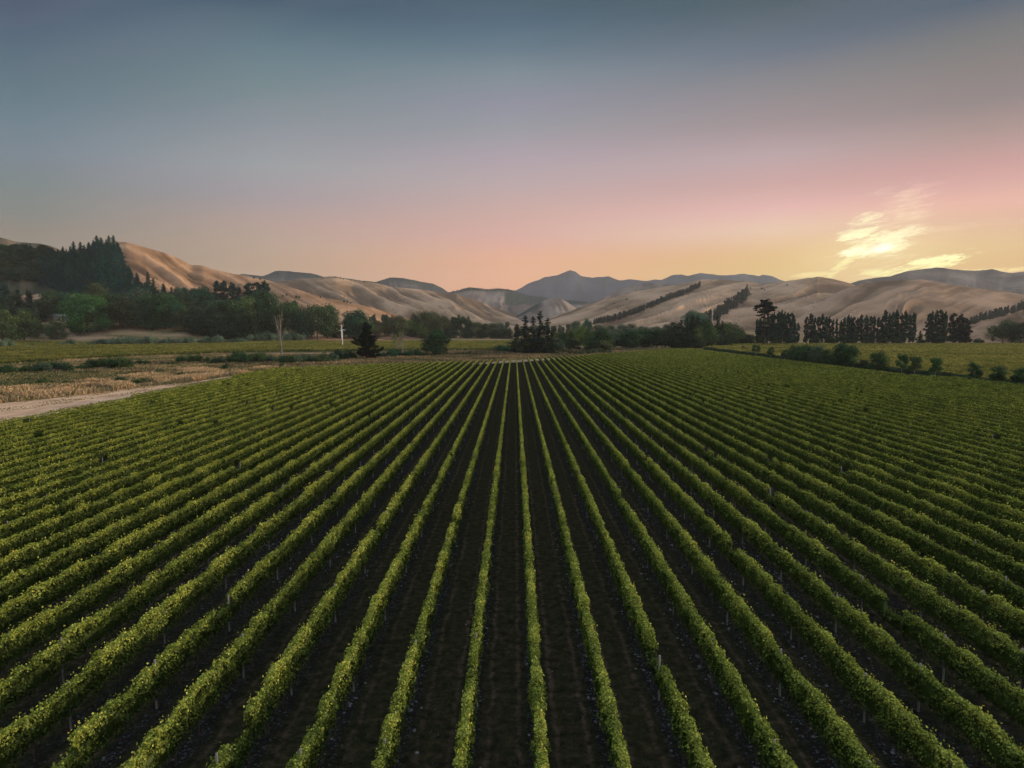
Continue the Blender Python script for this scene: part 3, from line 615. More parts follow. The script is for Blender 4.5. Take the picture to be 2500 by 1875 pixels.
# --- trees behind the left field, between the hills
MB = []
for (px, b, h, w, c, k) in [(970,822,52,1.0,BR,'broad'),(985,822,48,1.0,OL,'poplar'),(1000,822,42,1.0,YE,'broad'),(1015,822,58,.9,BR,'poplar'),(1032,822,62,1.0,BR,'broad'),(1050,822,60,1.1,BR,'broad'),(1072,823,52,1.0,BR,'poplar'),
   (1085,824,54,1.0,BR,'broad'),(1030,824,36,1.2,YE,'broad'),(1108,824,52,1.0,DG,'poplar'),(1124,824,56,1.3,DG,'poplar'),(1140,824,52,1.3,DG,'poplar'),(1152,824,40,1.1,BR,'broad'),(1168,825,38,1.1,BR,'broad'),(1185,825,36,1.2,DK,'broad'),(1202,826,38,1.2,BR,'broad'),
   (1220,826,38,1.2,GY,'broad'),(1240,826,42,1.1,GY,'poplar'),(1175,826,22,1.5,DK,'round'),(1210,827,22,1.5,DK,'round'),(1235,827,24,1.5,DK,'round'),(1000,822,26,1.4,DK,'round'),(1100,825,26,1.5,DK,'round'),(1140,826,24,1.5,DK,'round'),
   (940,818,52,1.2,GY,'poplar'),(955,818,48,1.1,GY,'poplar'),(910,812,46,1.1,GY,'poplar')]:
    MB.append((k, px, b, h, w, c, {'look': look_of(c)}))
plant_rel(MB, 'trees behind the left field', '{look} tree, {n} from the left in the belt behind the left vineyard')

# --- valley thicket right of the fir group
VB = []
for (px, b, h, w, c, k) in [(1362,846,34,1.1,OL,'broad'),(1380,850,38,1.0,DG,'broad'),(1395,852,46,.8,OL,'broad'),(1418,848,52,.8,YE,'broad'),(1440,852,46,1.0,OL,'broad'),(1400,856,28,1.3,DK,'round'),(1365,858,30,1.2,GY,'broad'),(1445,856,34,1.2,DG,'broad'),
   (1462,854,50,1.0,DG,'round'),(1480,852,40,1.1,DG,'broad'),(1500,850,38,1.2,GY,'broad'),(1520,850,36,1.2,DG,'broad'),(1540,850,44,1.2,DG,'round'),(1560,848,42,1.2,DG,'round'),(1582,848,44,1.1,DG,'round'),(1605,848,46,1.1,DG,'broad'),(1625,848,44,1.2,DG,'broad'),(1640,850,50,1.0,DG,'broad'),
   (1352,830,36,1.3,GY,'poplar'),(1370,830,38,1.2,GY,'poplar'),(1388,828,38,1.3,GY,'poplar'),(1408,826,42,1.2,GY,'broad'),(1432,822,44,.5,TE,'round'),(1440,822,38,.5,TE,'broad'),(1460,826,34,1.3,GY,'broad'),(1490,826,32,1.3,GY,'broad'),(1515,824,32,1.3,GY,'broad'),(1540,824,34,1.2,GY,'broad'),
   (1570,826,30,1.4,GY,'broad'),(1600,826,30,1.3,GY,'broad'),(1625,822,30,1.2,GY,'broad'),(1472,838,40,1.3,GY,'broad'),(1530,836,34,1.4,TE,'broad'),(1480,858,26,1.4,BR,'shrub'),(1330,826,32,1.2,GY,'poplar'),(1310,826,30,1.2,GY,'broad'),(1285,826,30,1.2,GY,'broad'),(1262,826,32,1.2,GY,'poplar'),(1590,838,30,1.5,TE,'broad')]:
    VB.append((k, px, b, h, w, c, {'look': look_of(c)}))
plant_rel(VB, 'trees of the central valley thicket', '{look} tree, {n} from the left in the central valley thicket')

# --- dark grove right of centre
GB = []
for (px, b, h, w, c, k) in [(1650,852,66,1.0,DK,'broad'),(1662,852,72,1.0,DG,'fir'),(1676,852,78,1.0,DG,'fir'),(1690,852,84,1.1,DK,'fir'),(1702,850,78,1.0,DK,'fir'),(1712,850,66,1.0,OL,'broad'),(1700,852,56,1.0,OL,'broad'),(1724,850,70,1.0,DG,'broad'),(1735,848,56,1.1,OL,'broad'),
    (1750,848,76,1.1,DK,'fir'),(1762,848,66,1.0,DG,'fir'),(1745,848,46,1.2,DK,'round'),(1782,844,58,1.1,OL,'round'),(1800,842,40,1.0,DG,'broad'),(1660,852,44,1.4,DK,'round'),(1685,852,44,1.4,DK,'round'),(1815,842,26,1.3,DK,'round'),(1830,842,26,1.3,DK,'round'),
    (1690,815,56,1.2,TE,'broad'),(1706,812,50,1.2,TE,'broad')]:
    GB.append((k, px, b, h, w, c, {'look': look_of(c)}))
plant_rel(GB, 'trees of the dark grove', '{look} tree, {n} from the left in the dark grove')

# --- shelterbelt of tall pines on the right
random.seed(31)
def belt(x0, x1, step, hts, base=842.5, wf=.82):
    out = []; x = x0
    while x <= x1:
        h = np.interp(x, [q[0] for q in hts], [q[1] for q in hts])*(0.92+.14*random.random())
        out.append(('pine', x, base+random.uniform(-1, .6), h, wf*random.uniform(.85, 1.15), random.choice([(.62, .95, .95), (.7, 1.0, .85), (.9, 1.1, 1.0), (.55, .85, .8)])))
        x += step*random.uniform(.75, 1.25)
    return out
plant_rel(belt(1848, 1950, 8.5, [(1848, 70), (1890, 86), (1925, 84), (1950, 56)]), 'tall pines of the right shelterbelt, first stand', 'tall pine, {n} from the left in the stand around the flat-topped pine')
plant_rel(belt(1968, 2092, 8.5, [(1968, 76), (2000, 76), (2035, 66), (2050, 64), (2078, 76), (2092, 66)]), 'tall pines of the right shelterbelt, second stand', 'tall pine, {n} from the left in the second stand of the shelterbelt')
plant_rel(belt(2102, 2238, 9.5, [(2102, 74), (2150, 72), (2157, 86), (2210, 82), (2230, 82), (2238, 76)]), 'tall pines of the right shelterbelt, third stand', 'tall pine, {n} from the left in the third stand of the shelterbelt')
plant_rel(belt(2265, 2312, 10, [(2265, 82), (2300, 86), (2312, 80)]), 'tall pines of the right shelterbelt, fourth stand', 'tall pine, {n} from the left in the stand after the gap')
plant_rel([('pine', 2326, 841, 78, 1.2, DK), ('pine', 2342, 841, 76, 1.4, DK), ('pine', 2357, 841, 66, 1.4, DK), ('pine', 2350, 842, 50, 1.8, DK)], 'tall pines of the right shelterbelt, last stand', 'broad dark pine, {n} from the left in the last stand of the shelterbelt')
plant('umbrella', 1864, 846, 114, 1.3, DK, 'tallest pine, flat layered crown rising above the right shelterbelt', None)
plant('spruce', 2246, 841, 34, 1.6, TE, 'small pale conifer in the gap between the pine stands')
plant_rel([('round', x, 843, 20, 1.3, DK) for x in (1860, 1895, 1925, 1990, 2030, 2065, 2120, 2150, 2185, 2290)], 'undergrowth beneath the shelterbelt', 'low dark tree, {n} from the left under the tall pines')
plant('limbed', 2448, 839, 56, 1.1, DG, 'spreading tree with leaning crown at the right edge, left of the dark mass')
plant('round', 2492, 840, 54, 1.0, DK, 'darkest round tree cut by the right edge of the photo')
plant('limbed', 2474, 838, 50, .9, DG, 'spreading tree between the leaning tree and the dark round tree')
plant('shrub', 2389, 838, 11, 1.6, DG, 'long low bush beside the small hill at the right')
plant('young', 2423, 837, 13, 1.0, DG, 'tiny round tree standing alone in front of the small right hill')

# --- trees along the boundary of the right field
HT = [('young', 1845, 861, 22, .95, DG), ('young', 1814, 857, 13, 1.0, DG), ('young', 1880, 867, 22, .95, DG), ('young', 1915, 871, 20, 1.1, DG), ('round', 1940, 882, 40, .75, DG), ('round', 1958, 888, 46, .85, DG), ('round', 1978, 892, 50, .95, DG), ('broad', 1998, 888, 44, 1.0, GY), ('broad', 2018, 892, 40, 1.1, DG),
      ('round', 2052, 896, 60, .82, DG), ('round', 2072, 898, 56, .85, DG), ('round', 2106, 900, 22, 1.2, DK), ('round', 2142, 905, 48, .75, DG), ('young', 2201, 902, 40, .85, GR), ('young', 2232, 905, 38, 1.0, OL), ('young', 2283, 911, 40, .85, GR), ('young', 2381, 921, 38, 1.0, DG), ('young', 2437, 927, 36, 1.2, DG), ('young', 2490, 933, 38, 1.2, DG), ('young', 2560, 941, 38, 1.1, DG), ('shrub', 1785, 850, 8, 1.2, DG), ('shrub', 1930, 880, 14, 1.1, OL), ('shrub', 2090, 898, 14, 1.0, DG)]
HT2 = []
for r in HT:
    if r[1] < 1830 or r[0] == 'shrub': HT2.append(r[:6]+({'look': look_of(r[5])},)); continue
    Zt = 119.4*F/(r[1]-VPX); top = r[2]-r[3]; hm = CAMZ-(top-HOR)*Zt/F
    HT2.append((r[0], r[1], r[2], hm/Zt*F, r[4]*(1.0 if r[0] != 'young' else 1.05), r[5], {'look': look_of(r[5]), 'loc': Vector((119.4, Zt, 0))}))
plant_rel(HT2, 'trees along the right field boundary', '{look} tree, {n} from the left in the line beside the right field hedge')

# --- single foreground trees past the vineyard end
plant('cedar', 897, 878, 92, .95, (.42, .42, .40), 'large nearly black conifer with long upswept lower limbs beyond the vineyard')
plant('round', 1068, 867, 62, 1.0, (.50, .72, .62), 'dense rounded dark green tree beyond the vineyard, left of the firs', var=0)
plant_rel([('fir', 1262, 862, 72, 1.28, FK), ('fir', 1282, 864, 94, 1.15, FK), ('fir', 1301, 864, 92, 0.96, FK), ('fir', 1319, 865, 106, 1.02, FK), ('fir', 1337, 864, 88, 1.22, FK), ('fir', 1292, 866, 46, 1.5, FK), ('fir', 1326, 866, 42, 1.5, FK), ('fir', 1346, 864, 54, 1.15, FK)],
          'firs standing behind the end of the central rows', 'dark fir, {n} from the left in the group behind the central row ends')
plant('dead', 688, 872, 96, .8, (1, 1, 1), 'pale leafless dead tree rising from the scrub on the left', sink=0)
plant('sparse', 968, 868, 62, 1.0, YE, 'thin half-bare tree between the black conifer and the rounded dark tree', var=1)
plant('sparse', 984, 866, 56, .9, BR, 'leafless sapling right of the thin half-bare tree', var=0)

# --- silvery bushes dividing the left field
random.seed(5); SB = []
def sb(x0, x1, b0, b1, h, st):
    x = x0
    while x <= x1:
        SB.append(('shrub', x, b0+(b1-b0)*(x-x0)/(x1-x0), h*random.uniform(.75, 1.2), random.uniform(.75, 1.0), random.choice([SI, SI, GY]))); x += st*random.uniform(.8, 1.2)
sb(-10, 36, 852, 850, 20, 11); sb(60, 90, 849, 848, 9, 12); sb(152, 192, 846, 845, 13, 11); sb(205, 228, 846, 846, 8, 11); sb(235, 470, 846, 843, 18, 10.5); sb(480, 600, 842, 840, 12, 11); sb(612, 742, 837, 835, 20, 12); sb(500, 540, 838, 838, 15, 12)
plant_rel(SB, 'silvery bushes across the left field', 'silvery green bush, {n} from the left in the hedge line across the left field')
# --- scrub bushes between the left field and the vineyard
random.seed(9); DB = []
def db(x0, x1, b, h, st, cs=(DG, OL, GY)):
    x = x0
    while x <= x1:
        DB.append(('shrub', x, b+random.uniform(-2, 2), h*random.uniform(.75, 1.2), random.uniform(.8, 1.3), random.choice(cs))); x += st*random.uniform(.8, 1.2)
db(0, 30, 914, 17, 11, (DG,)); db(45, 85, 910, 15, 13); db(92, 172, 909, 20, 13, (GY, DG)); db(180, 215, 905, 14, 14, (OL,)); db(222, 326, 900, 25, 14, (DG, OL, DG)); db(335, 368, 893, 14, 13, (DG,)); db(380, 430, 890, 8, 16, (OL,)); db(440, 495, 887, 18, 13, (OL, DG)); db(505, 545, 888, 14, 15)
db(552, 556, 905, 16, 20, (DG,)); db(560, 650, 886, 22, 12, (GY, DG, OL)); db(652, 735, 888, 17, 12, (DG, GY, BR)); db(688, 696, 898, 14, 20, (DG,)); db(740, 815, 885, 18, 13, (OL, GY)); db(820, 868, 879, 22, 12, (DG, DK)); db(925, 1010, 872, 17, 12, (DG, TE)); db(1018, 1036, 870, 16, 12, (DG,)); db(1120, 1150, 856, 9, 14, (GY,)); db(1215, 1262, 858, 13, 12, (GY, TE)); db(1130, 1230, 866, 7, 16, (BR,)); db(1346, 1500, 864, 10, 15, (GY, BR))
db(95, 135, 938, 9, 16, (OL,)); db(160, 190, 940, 10, 15, (DG,)); db(290, 320, 936, 12, 15, (DG,)); db(60, 95, 946, 10, 15, (OL,))
for i in range(48):
    x = random.uniform(-5, 560); e_ = float(np.interp(x, [0, 134, 230, 352, 451, 561], [985, 966, 955, 942, 930, 916])); DB.append(('shrub', x, e_-random.uniform(5, 48)*(1-.0011*x), random.uniform(5, 11), random.uniform(.9, 1.7), random.choice([OL, GY, DG, BR])))
plant_rel([r+({'look': look_of(r[5])},) for r in DB], 'scrub bushes between the left field and the vineyard', '{look} bush, {n} from the left in the left scrub')

# --- conifer forest on the left hill
random.seed(77)
def poly_in(x, y, P):
    c = False; j = len(P)-1
    for i in range(len(P)):
        if (P[i][1] > y) != (P[j][1] > y) and x < (P[j][0]-P[i][0])*(y-P[i][1])/(P[j][1]-P[i][1])+P[i][0]: c = not c
        j = i
    return c
FP = [(96,645),(135,618),(160,612),(250,602),(288,604),(305,650),(330,680),(365,705),(380,735),(330,745),(250,738),(150,705),(100,690)]
pts = []
tries = 0
while len(pts) < 215 and tries < 20000:
    tries += 1; x = random.uniform(95, 382); y = random.uniform(600, 750)
    if poly_in(x, y, FP) and all((x-a)**2+((y-b)*1.1)**2 > 8.2**2 for a, b in pts): pts.append((x, y))
for x in range(100, 292, 9): pts.append((x, np.interp(x, [95, 130, 200, 250, 290], [640, 630, 626, 615, 620])+3))
for (x, y) in pts:
    h = random.uniform(20, 32)+(9 if 225 < x < 290 else 0)
    plant('spruce', x, y+8, h, random.uniform(1.5, 2.1), random.choice([(.55, 1.7, 2.3), (.7, 2.0, 2.2), (.45, 1.4, 2.0), (.6, 1.5, 1.6)]), 'dark blue-green conifer packed in the dense forest on the left hill', 'conifers of the dense forest on the left hill')
for x, y, h in ((375, 715, 36), (362, 706, 42), (60, 622, 22), (68, 620, 24), (75, 621, 27), (52, 626, 18), (402, 735, 40), (82, 628, 18)):
    plant('spruce', x, y, h, 1.4, TE, 'dark conifer standing apart at the forest edge on the left hill', 'lone conifers at the forest edge')
random.seed(12)
WP = []
for i in range(170):
    x = random.uniform(-15, 135); y = random.uniform(602, 682)
    if y < 600+max(0, x)*.08: continue
    WP.append(('broad', x, y+6, random.uniform(11, 19), 1.6, random.choice([DG, GY, BR, (.6,.8,.8), DG, DK])))
for r in WP: plant(*r, label='rounded tree scattered over the wooded slope at the far left, left of the conifers', group='trees scattered on the far left slope')

# --- pine lines on the right-hand hills
def line(pts, n, h, grp, lab, c, jit=1.5, rows=1, rdy=3, w=1.3):
    X = [p[0] for p in pts]
    for i in range(n):
        x = X[0]+(X[-1]-X[0])*i/(n-1)+random.uniform(-jit, jit)
        for k in range(rows):
            hh = np.interp(x, [X[0], X[-1]], h) if isinstance(h, tuple) else h
            plant(random.choice(['pine', 'spruce']), x+k*2, np.interp(x, X, [p[1] for p in pts])+k*rdy*.0-k*rdy, hh*random.uniform(.8, 1.15), w, c, lab, grp)
HZ = (.8, .85, 1.0)
line([(1451,792),(1500,783),(1560,762),(1620,737),(1680,715),(1706,702)], 64, (14, 13), 'conifers of the long diagonal shelterbelt on the tan hill', 'small dark conifer in the long diagonal belt across the tan hill', HZ, rows=2, w=1.7)
line([(1715,802),(1740,786),(1770,768),(1800,748),(1822,730)], 22, (28, 26), 'conifers of the short diagonal belt', 'conifer in the short steep belt on the hill above the dark grove', HZ, jit=3, rows=2, rdy=9, w=1.3)
plant('broad', 1806, 733, 20, 1.3, HZ, 'round tree topping the short steep belt on the hill'); plant('broad', 1815, 736, 18, 1.3, HZ, 'round tree just right of the belt top on the hill')
line([(2368,794),(2400,783),(2450,771),(2500,757),(2560,742)], 26, (19, 24), 'conifers edging the low right hill', 'dark conifer in the belt behind the low hill at the right edge', HZ, rows=2, rdy=2, w=1.5)
plant_rel([('broad', x, y, h, 1.3, HZ) for x, y, h in ((2235,768,3),(690,724,4),(700,722,5),(723,727,6),(730,728,5),(783,727,4),(840,738,5),(848,739,4),(856,741,3),(620,680,4),(635,683,4),(646,688,4),(1530,732,4),(1500,742,3),(1860,706,4),(1866,708,3),(1832,705,4),(1922,697,3))], 'lone scrub trees dotted over the hills', 'tiny lone scrub tree on a bare hillside, {n} from the left')
# ridge-top conifers on the centre ridge
line([(1104,716),(1147,706),(1188,710),(1217,708),(1255,713)], 34, (6, 6), 'conifers along the central ridge crest', 'tiny conifer silhouetted along the central ridge crest', HZ, w=1.4)

line([(648,676),(679,668),(732,670),(765,673),(788,680)], 22, (5, 5), 'conifers on the far left ridge crest', 'tiny conifer on the crest of the far blue ridge at left', HZ, w=1.4)
line([(820,680),(873,688),(917,693),(953,682),(1011,688),(1058,697)], 26, (5, 5), 'conifers on the second far ridge crest', 'tiny conifer on the crest of the second far blue ridge', HZ, w=1.4)

# ------------------------------------------------------------------ main vineyard rows
def in_view(x, y, m=10.0): return (np.abs(x) < 0.80*y+m) & (y > 14)
def row_core(xc, ya, yb, h, hw, step, seed, zlo=0.75):
    "solid ragged inner wall of the canopy"
    ysr = np.arange(ya, yb+.01, step); n = len(ysr)
    if n < 2: return np.zeros((0, 3)), np.zeros((0, 4), int)
    top = h-.36+.14*vnoise(ysr*1.1, ysr*0+seed)-.95*(_T[np.floor(ysr/1.8).astype(int) & 255, int(seed*7) & 255] < .015); w = hw*(.38+.2*vnoise(ysr*1.3, ysr*0+seed+40))
    gz = H(np.full(n, xc), ysr); lo = zlo+.15+.1*vnoise(ysr*1.7, ysr*0+seed+9)
    prof = [(-1, 0), (-1.0, .55), (0, 1), (1.0, .55), (1, 0)]
    V = np.zeros((n, 5, 3))
    for k, (a, b) in enumerate(prof):
        V[:, k, 0] = xc+a*w; V[:, k, 1] = ysr; V[:, k, 2] = gz+lo+(top-lo)*b
    i = np.arange(n-1)[:, None]*5+np.arange(4)[None]; i = i.ravel()
    return V.reshape(-1, 3), np.stack([i, i+1, i+6, i+5], 1)
def row_leaves(xc, ya, yb, seed, lod, h=1.95, hw=.215, zlo=.62):
    """leaf cloud of one stretch; lod = (leaves per metre, size)"""
    dens, size, d_near = lod; L = yb-ya; n = int(L*dens)
    if n < 1: return np.zeros((0, 3)), np.zeros(0)
    y = ya+rng.random(n)*L
    vi = np.floor(y/1.8).astype(int); vig = _T[vi & 255, int(seed*7) & 255]; pin = np.abs(np.sin(np.pi*y/1.8))**.6; weak = vig < .015
    vine = vnoise(y/1.75, y*0+seed*3.3); v2 = vnoise(y/.5, y*0+seed*7.7)
    fa = .75 if d_near else .25; hw = hw*(1.0 if d_near else .74); hh = h+fa*(.19*vine+.11*v2); hh = hh+fa*.12*(vig-.5)-.10*fa*(1-pin)-np.where(weak, .5, 0); hwid = hw*.98*(.74+.30*pin)*(1-.35*weak)*(1+(.32 if d_near else .2)*vnoise(y/1.1, y*0+seed+77)+.15*v2)
    a = rng.random(n)           # 0..1 : left side, top, right side
    top = a > .72; side = np.where(a < .36, -1.0, 1.0)
    t = rng.random(n)
    zl = zlo+.18*vnoise(y/.9, side*5+seed)
    z = np.where(top, hh-.05*rng.random(n), zl+(hh-zl)*(t**.85))
    bulge = np.sin(np.pi*np.clip(.18+.70*(z-zlo)/(h-zlo), 0, 1))**.6
    cl = .13*vnoise(y/.42, z/.30+seed*2)+.07*vnoise(y/.17, z/.15+seed*5)
    x = np.where(top, (rng.random(n)*2-1)*hwid*.85, side*(hwid*bulge+cl-.16*rng.random(n)**1.5))
    z = np.where(top, z-.10*np.abs(x/hwid)**2+.06*v2, z)
    shoot = rng.random(n) < .014; z = np.where(shoot, hh+.03+.22*rng.random(n)**1.5, z); x = np.where(shoot, x*.7, x)
    P = np.stack([xc+x, y, H(np.full(n, xc), y)+z], 1)
    N = np.stack([np.where(top, x*1.2, side*1.0), rng.normal(size=n)*.35, np.where(top, 1.0, .45)], 1)+rng.normal(size=(n, 3))*.45
    V = cards(P, N, size*(.65+.7*rng.random(n)), 1.0)
    lum = np.clip(.36+.125*rng.normal(size=n)+.10*vine+.34*(z-1.38), 0, 1)  # young top leaves yellower; extra brightening with height puts top light into the colour
    return V, lum
LODS = [(0, 42, 980, .084), (42, 75, 600, .105), (75, 130, 290, .135), (130, 210, 170, .17), (210, 500, 90, .235)]
def row_mesh(name, xc, ya, yb, seed, mat, thin=1.0):
    Vs = []; Qs = []; Ls = []; base = 0
    for (d0, d1, dens, size) in LODS:
        # distance from the camera along this row -> y interval
        lo = math.sqrt(max(0, d0*d0-xc*xc)); hi = math.sqrt(max(0, d1*d1-xc*xc))
        a = max(ya, lo); b = min(yb, hi)
        if b-a < .05: continue
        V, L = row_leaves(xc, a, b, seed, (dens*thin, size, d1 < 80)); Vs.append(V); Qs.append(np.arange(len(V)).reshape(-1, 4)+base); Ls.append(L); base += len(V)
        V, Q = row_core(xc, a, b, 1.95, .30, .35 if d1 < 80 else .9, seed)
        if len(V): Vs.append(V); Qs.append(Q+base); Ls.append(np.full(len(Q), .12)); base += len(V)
    if not Vs: return None
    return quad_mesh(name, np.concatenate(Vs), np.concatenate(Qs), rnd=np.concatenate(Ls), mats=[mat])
# shared trunk / post meshes
def trunk_mesh(seed):
    rg = np.random.default_rng(seed)
    V, Q = tubes([([(0, 0, -.05), (.02*rg.normal(), .03*rg.normal(), .4), (.02*rg.normal(), .03*rg.normal(), .8), (.0, .1, .98)], [.045, .035, .03, .02]), ([(0, 0, .78), (.02, -.3, .98)], [.02, .012])], 5)
    return quad_mesh('vine_trunk', V, Q, mats=[M['bark']], smooth=True)
TRK = [trunk_mesh(i) for i in range(5)]
pv, pq = tubes([([(0, 0, -.05), (0, 0, 1.90)], [.045, .042])], 8); pv.append((0, 0, 1.91)); 
for k in range(0, 8, 2): pq.append((8+k, 8+(k+1) % 8, 8+(k+2) % 8, 16))
POST = quad_mesh('trellis_post', pv, pq, mats=[M['post']])
ev, eq = tubes([([(0, 0, -.05), (0, 0, 2.0)], [.075, .07]), ([(0, -1.3, .1), (0, 0, 1.55)], [.04, .04])], 8)
ENDP = quad_mesh('end_post', ev, eq, mats=[M['post']])
K0, K1 = -33, 47
for k in range(K0, K1+1):
    x = ROWX0+(k-1)*SP
    if x < -84 or x > 117: continue
    yb = row_end(x); ya = 16.0 if x > -72.5 else 100+(-72.5-x)/0.045
    y_in = (abs(x)-10)/0.80
    ya = max(ya, y_in)
    if x > 108.5: yb = 203.0-(x-108.5)*2
    if yb-ya < 3: continue
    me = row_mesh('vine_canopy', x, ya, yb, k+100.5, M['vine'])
    if me is None: continue
    root = empty('vine_row', (x, ya, float(H(x, ya))))
    if k >= 1: lab = 'long leafy vine row, %s to the right of the central grass aisle' % ordinal(k)
    else: lab = 'long leafy vine row, %s to the left of the central grass aisle' % ordinal(1-k)
    tag(root, lab, 'vine row', 'vine rows of the main vineyard')
    off = Vector((-x, -ya, -float(H(x, ya))))
    c = link('canopy', me, root); c.location = off
    def child(name, me, y, rz=0.0, sc=1.0):
        o = bpy.data.objects.new(name, me); COL.objects.link(o); o.parent = root
        o.location = (0, y-ya, float(H(x, y)-H(x, ya))); o.rotation_euler.z = rz; o.scale = (1, 1, sc)
    n = 0; y = math.ceil(ya/1.8)*1.8+random.uniform(-.1, .1)
    while y < min(yb, 70) and n < 60:
        if math.hypot(x, y) < 72: child('trunk', random.choice(TRK), y, random.choice([0, math.pi])+random.uniform(-.2, .2), random.uniform(.92, 1.05)); n += 1
        y += 1.8
    y = ya+random.uniform(2, 7)
    while y < yb-3:
        if math.hypot(x, y) < 140: child('post', POST, y, 0, random.uniform(.97, 1.08))
        y += 7.2
    child('end_post', ENDP, yb+.3)

# ------------------------------------------------------------------ vine rows of the side blocks (run across the view)
def cross_row(name, xa, xb, y, seed, mat, h, hw, step, dens, size):
    n = int((xb-xa)*dens); x = xa+rng.random(n)*(xb-xa)
    v = vnoise(x/2.2, x*0+seed); side = np.where(rng.random(n) < .5, -1, 1); t = rng.random(n)**.8
    z = .5+(h-.5)*t+.15*v*t; yy = y+side*hw*(1-.5*t)*(.6+.5*rng.random(n))
    P = np.stack([x, yy, H(x, yy)+z], 1); N = np.stack([rng.normal(size=n)*.4, side*1.0, .3+t*1.1], 1)+rng.normal(size=(n, 3))*.3
    V = cards(P, N, size*(.7+.6*rng.random(n)), 1.0); L = np.clip(.42+.2*rng.normal(size=n)+.25*v, 0, 1)
    xs_ = np.arange(xa, xb+.1, step); m = len(xs_); C = np.zeros((m, 3, 3)); g = H(xs_, np.full(m, y)); tp = h-.35+.15*vnoise(xs_/2.0, xs_*0+seed)
    for k, (a, b) in enumerate(((-1, 0), (0, 1), (1, 0))):
        C[:, k, 0] = xs_; C[:, k, 1] = y+a*hw*.6; C[:, k, 2] = g+np.where(b, tp, .35)
    i = (np.arange(m-1)[:, None]*3+np.arange(2)[None]).ravel(); Q = np.stack([i, i+1, i+4, i+3], 1)
    b = len(V); VV = np.concatenate([V, C.reshape(-1, 3)]); QQ = np.concatenate([np.arange(b).reshape(-1, 4), Q+b])
    return quad_mesh(name, VV, QQ, rnd=np.concatenate([L, np.full(len(Q), .15)]), mats=[mat])
idx = 0; y = 232.0
bushY = lambda px: float(np.interp(px, [-400, 0, 350, 650, 760], [440, 470, 560, 650, 690]))
while y < 690:
    xl = -0.80*y-8
    # right end: where the scrub begins
    pxs = np.arange(-300, 1330, 6); ok = [p for p in pxs if lowY(p)+3 < y and y < np.interp(p, [-300, 0, 450, 650, 1330], [560, 600, 640, 690, 800])]
    if ok:
        xa = max(xl, (min(ok)-1256)/F*y); xb = (max(ok)-1256)/F*y; idx += 1
        if xb-xa > 6:
            tag(link('vine_row', cross_row('vine_row', xa, xb, y, idx*3.7, M['vine_far'], 1.9, .4, 1.2 if y < 350 else 2.5, 26 if y < 350 else 13, .42 if y < 350 else .6)),
                'distant vine row across the left field, %s from its near edge' % ordinal(idx), 'vine row', 'vine rows of the left field')
    y += 3.6 if y < 430 else 4.6
idx = 0; y = 150.0
while y < 576:
    xa = 124.5 if y < 470 else 124.5+(y-470)*.45; xb = 0.80*y+10
    if xb-xa > 4:
        idx += 1
        tag(link('vine_row', cross_row('vine_row', xa, xb, y, 500+idx*3.7, M['vine_far'], 1.9, .4, 1.2 if y < 300 else 2.5, 30 if y < 300 else 13, .38 if y < 300 else .6)),
            'distant vine row across the right field, %s from its near edge' % ordinal(idx), 'vine row', 'vine rows of the right field')
    y += 3.2 if y < 300 else 4.6
# hedge along the right field
def hedge():
    n = 26000; y = 138+rng.random(n)**1.2*320; side = np.where(rng.random(n) < .6, -1, 1)
    xc = 122.3+.4*vnoise(y/5, y*0); t = rng.random(n)**.7; h = 1.9+.35*vnoise(y/4, y*0+5)
    P = np.stack([xc+side*.75*(.8+.3*rng.random(n))*(1-.3*t), y, H(xc, y)+h*t+.05], 1)
    N = np.stack([side*1.0, rng.normal(size=n)*.3, .2+t], 1)+rng.normal(size=(n, 3))*.35
    V = cards(P, N, .38*(.7+.6*rng.random(n)), 1.0); L = np.clip(.3+.2*rng.normal(size=n), 0, 1)
    bv, bq = box_vq(121.8, 122.8, 138, 458, 0, 1.5)
    b = len(V); return quad_mesh('hedge', np.concatenate([V, np.array(bv)]), np.concatenate([np.arange(b).reshape(-1, 4), np.array(bq)+b]), rnd=np.concatenate([L, np.full(6, .2)]), mats=[M['leaf']])
tag(link('hedge', hedge()), 'dark clipped hedge running between main vineyard and right field', 'hedge')

# ------------------------------------------------------------------ loose vegetation
def blades(name, X, Y, h, w, mat, lean=.25, lumpat=None):
    n = len(X); Z = H(X, Y); a = rng.random(n)*6.28; d = np.stack([np.cos(a), np.sin(a), a*0], 1); hh = h*(.5+.8*rng.random(n))
    B = np.stack([X, Y, Z], 1); ln = rng.normal(size=(n, 3))*lean*hh[:, None]; ln[:, 2] = 0
    V = np.empty((n, 4, 3)); ww = (w*(.6+.8*rng.random(n)))[:, None]
    V[:, 0] = B-d*ww; V[:, 1] = B+d*ww; V[:, 2] = B+ln+d*ww*.55+np.array([0, 0, 1])*hh[:, None]; V[:, 3] = B+ln-d*ww*.55+np.array([0, 0, 1])*hh[:, None]*.85
    L = np.clip(.45+.22*rng.normal(size=n)+(0 if lumpat is None else lumpat), 0, 1)
    return quad_mesh(name, V.reshape(-1, 3), rnd=L, mats=[mat])
def edge_of_track(y): return np.where(y > 100, -72.5-.045*(y-100), -72.5)-1.6-np.interp(y, [-20, 100, 139, 160, 178, 189, 215, 230], [40, 32, 25, 18, 15, 10, 7, 4])
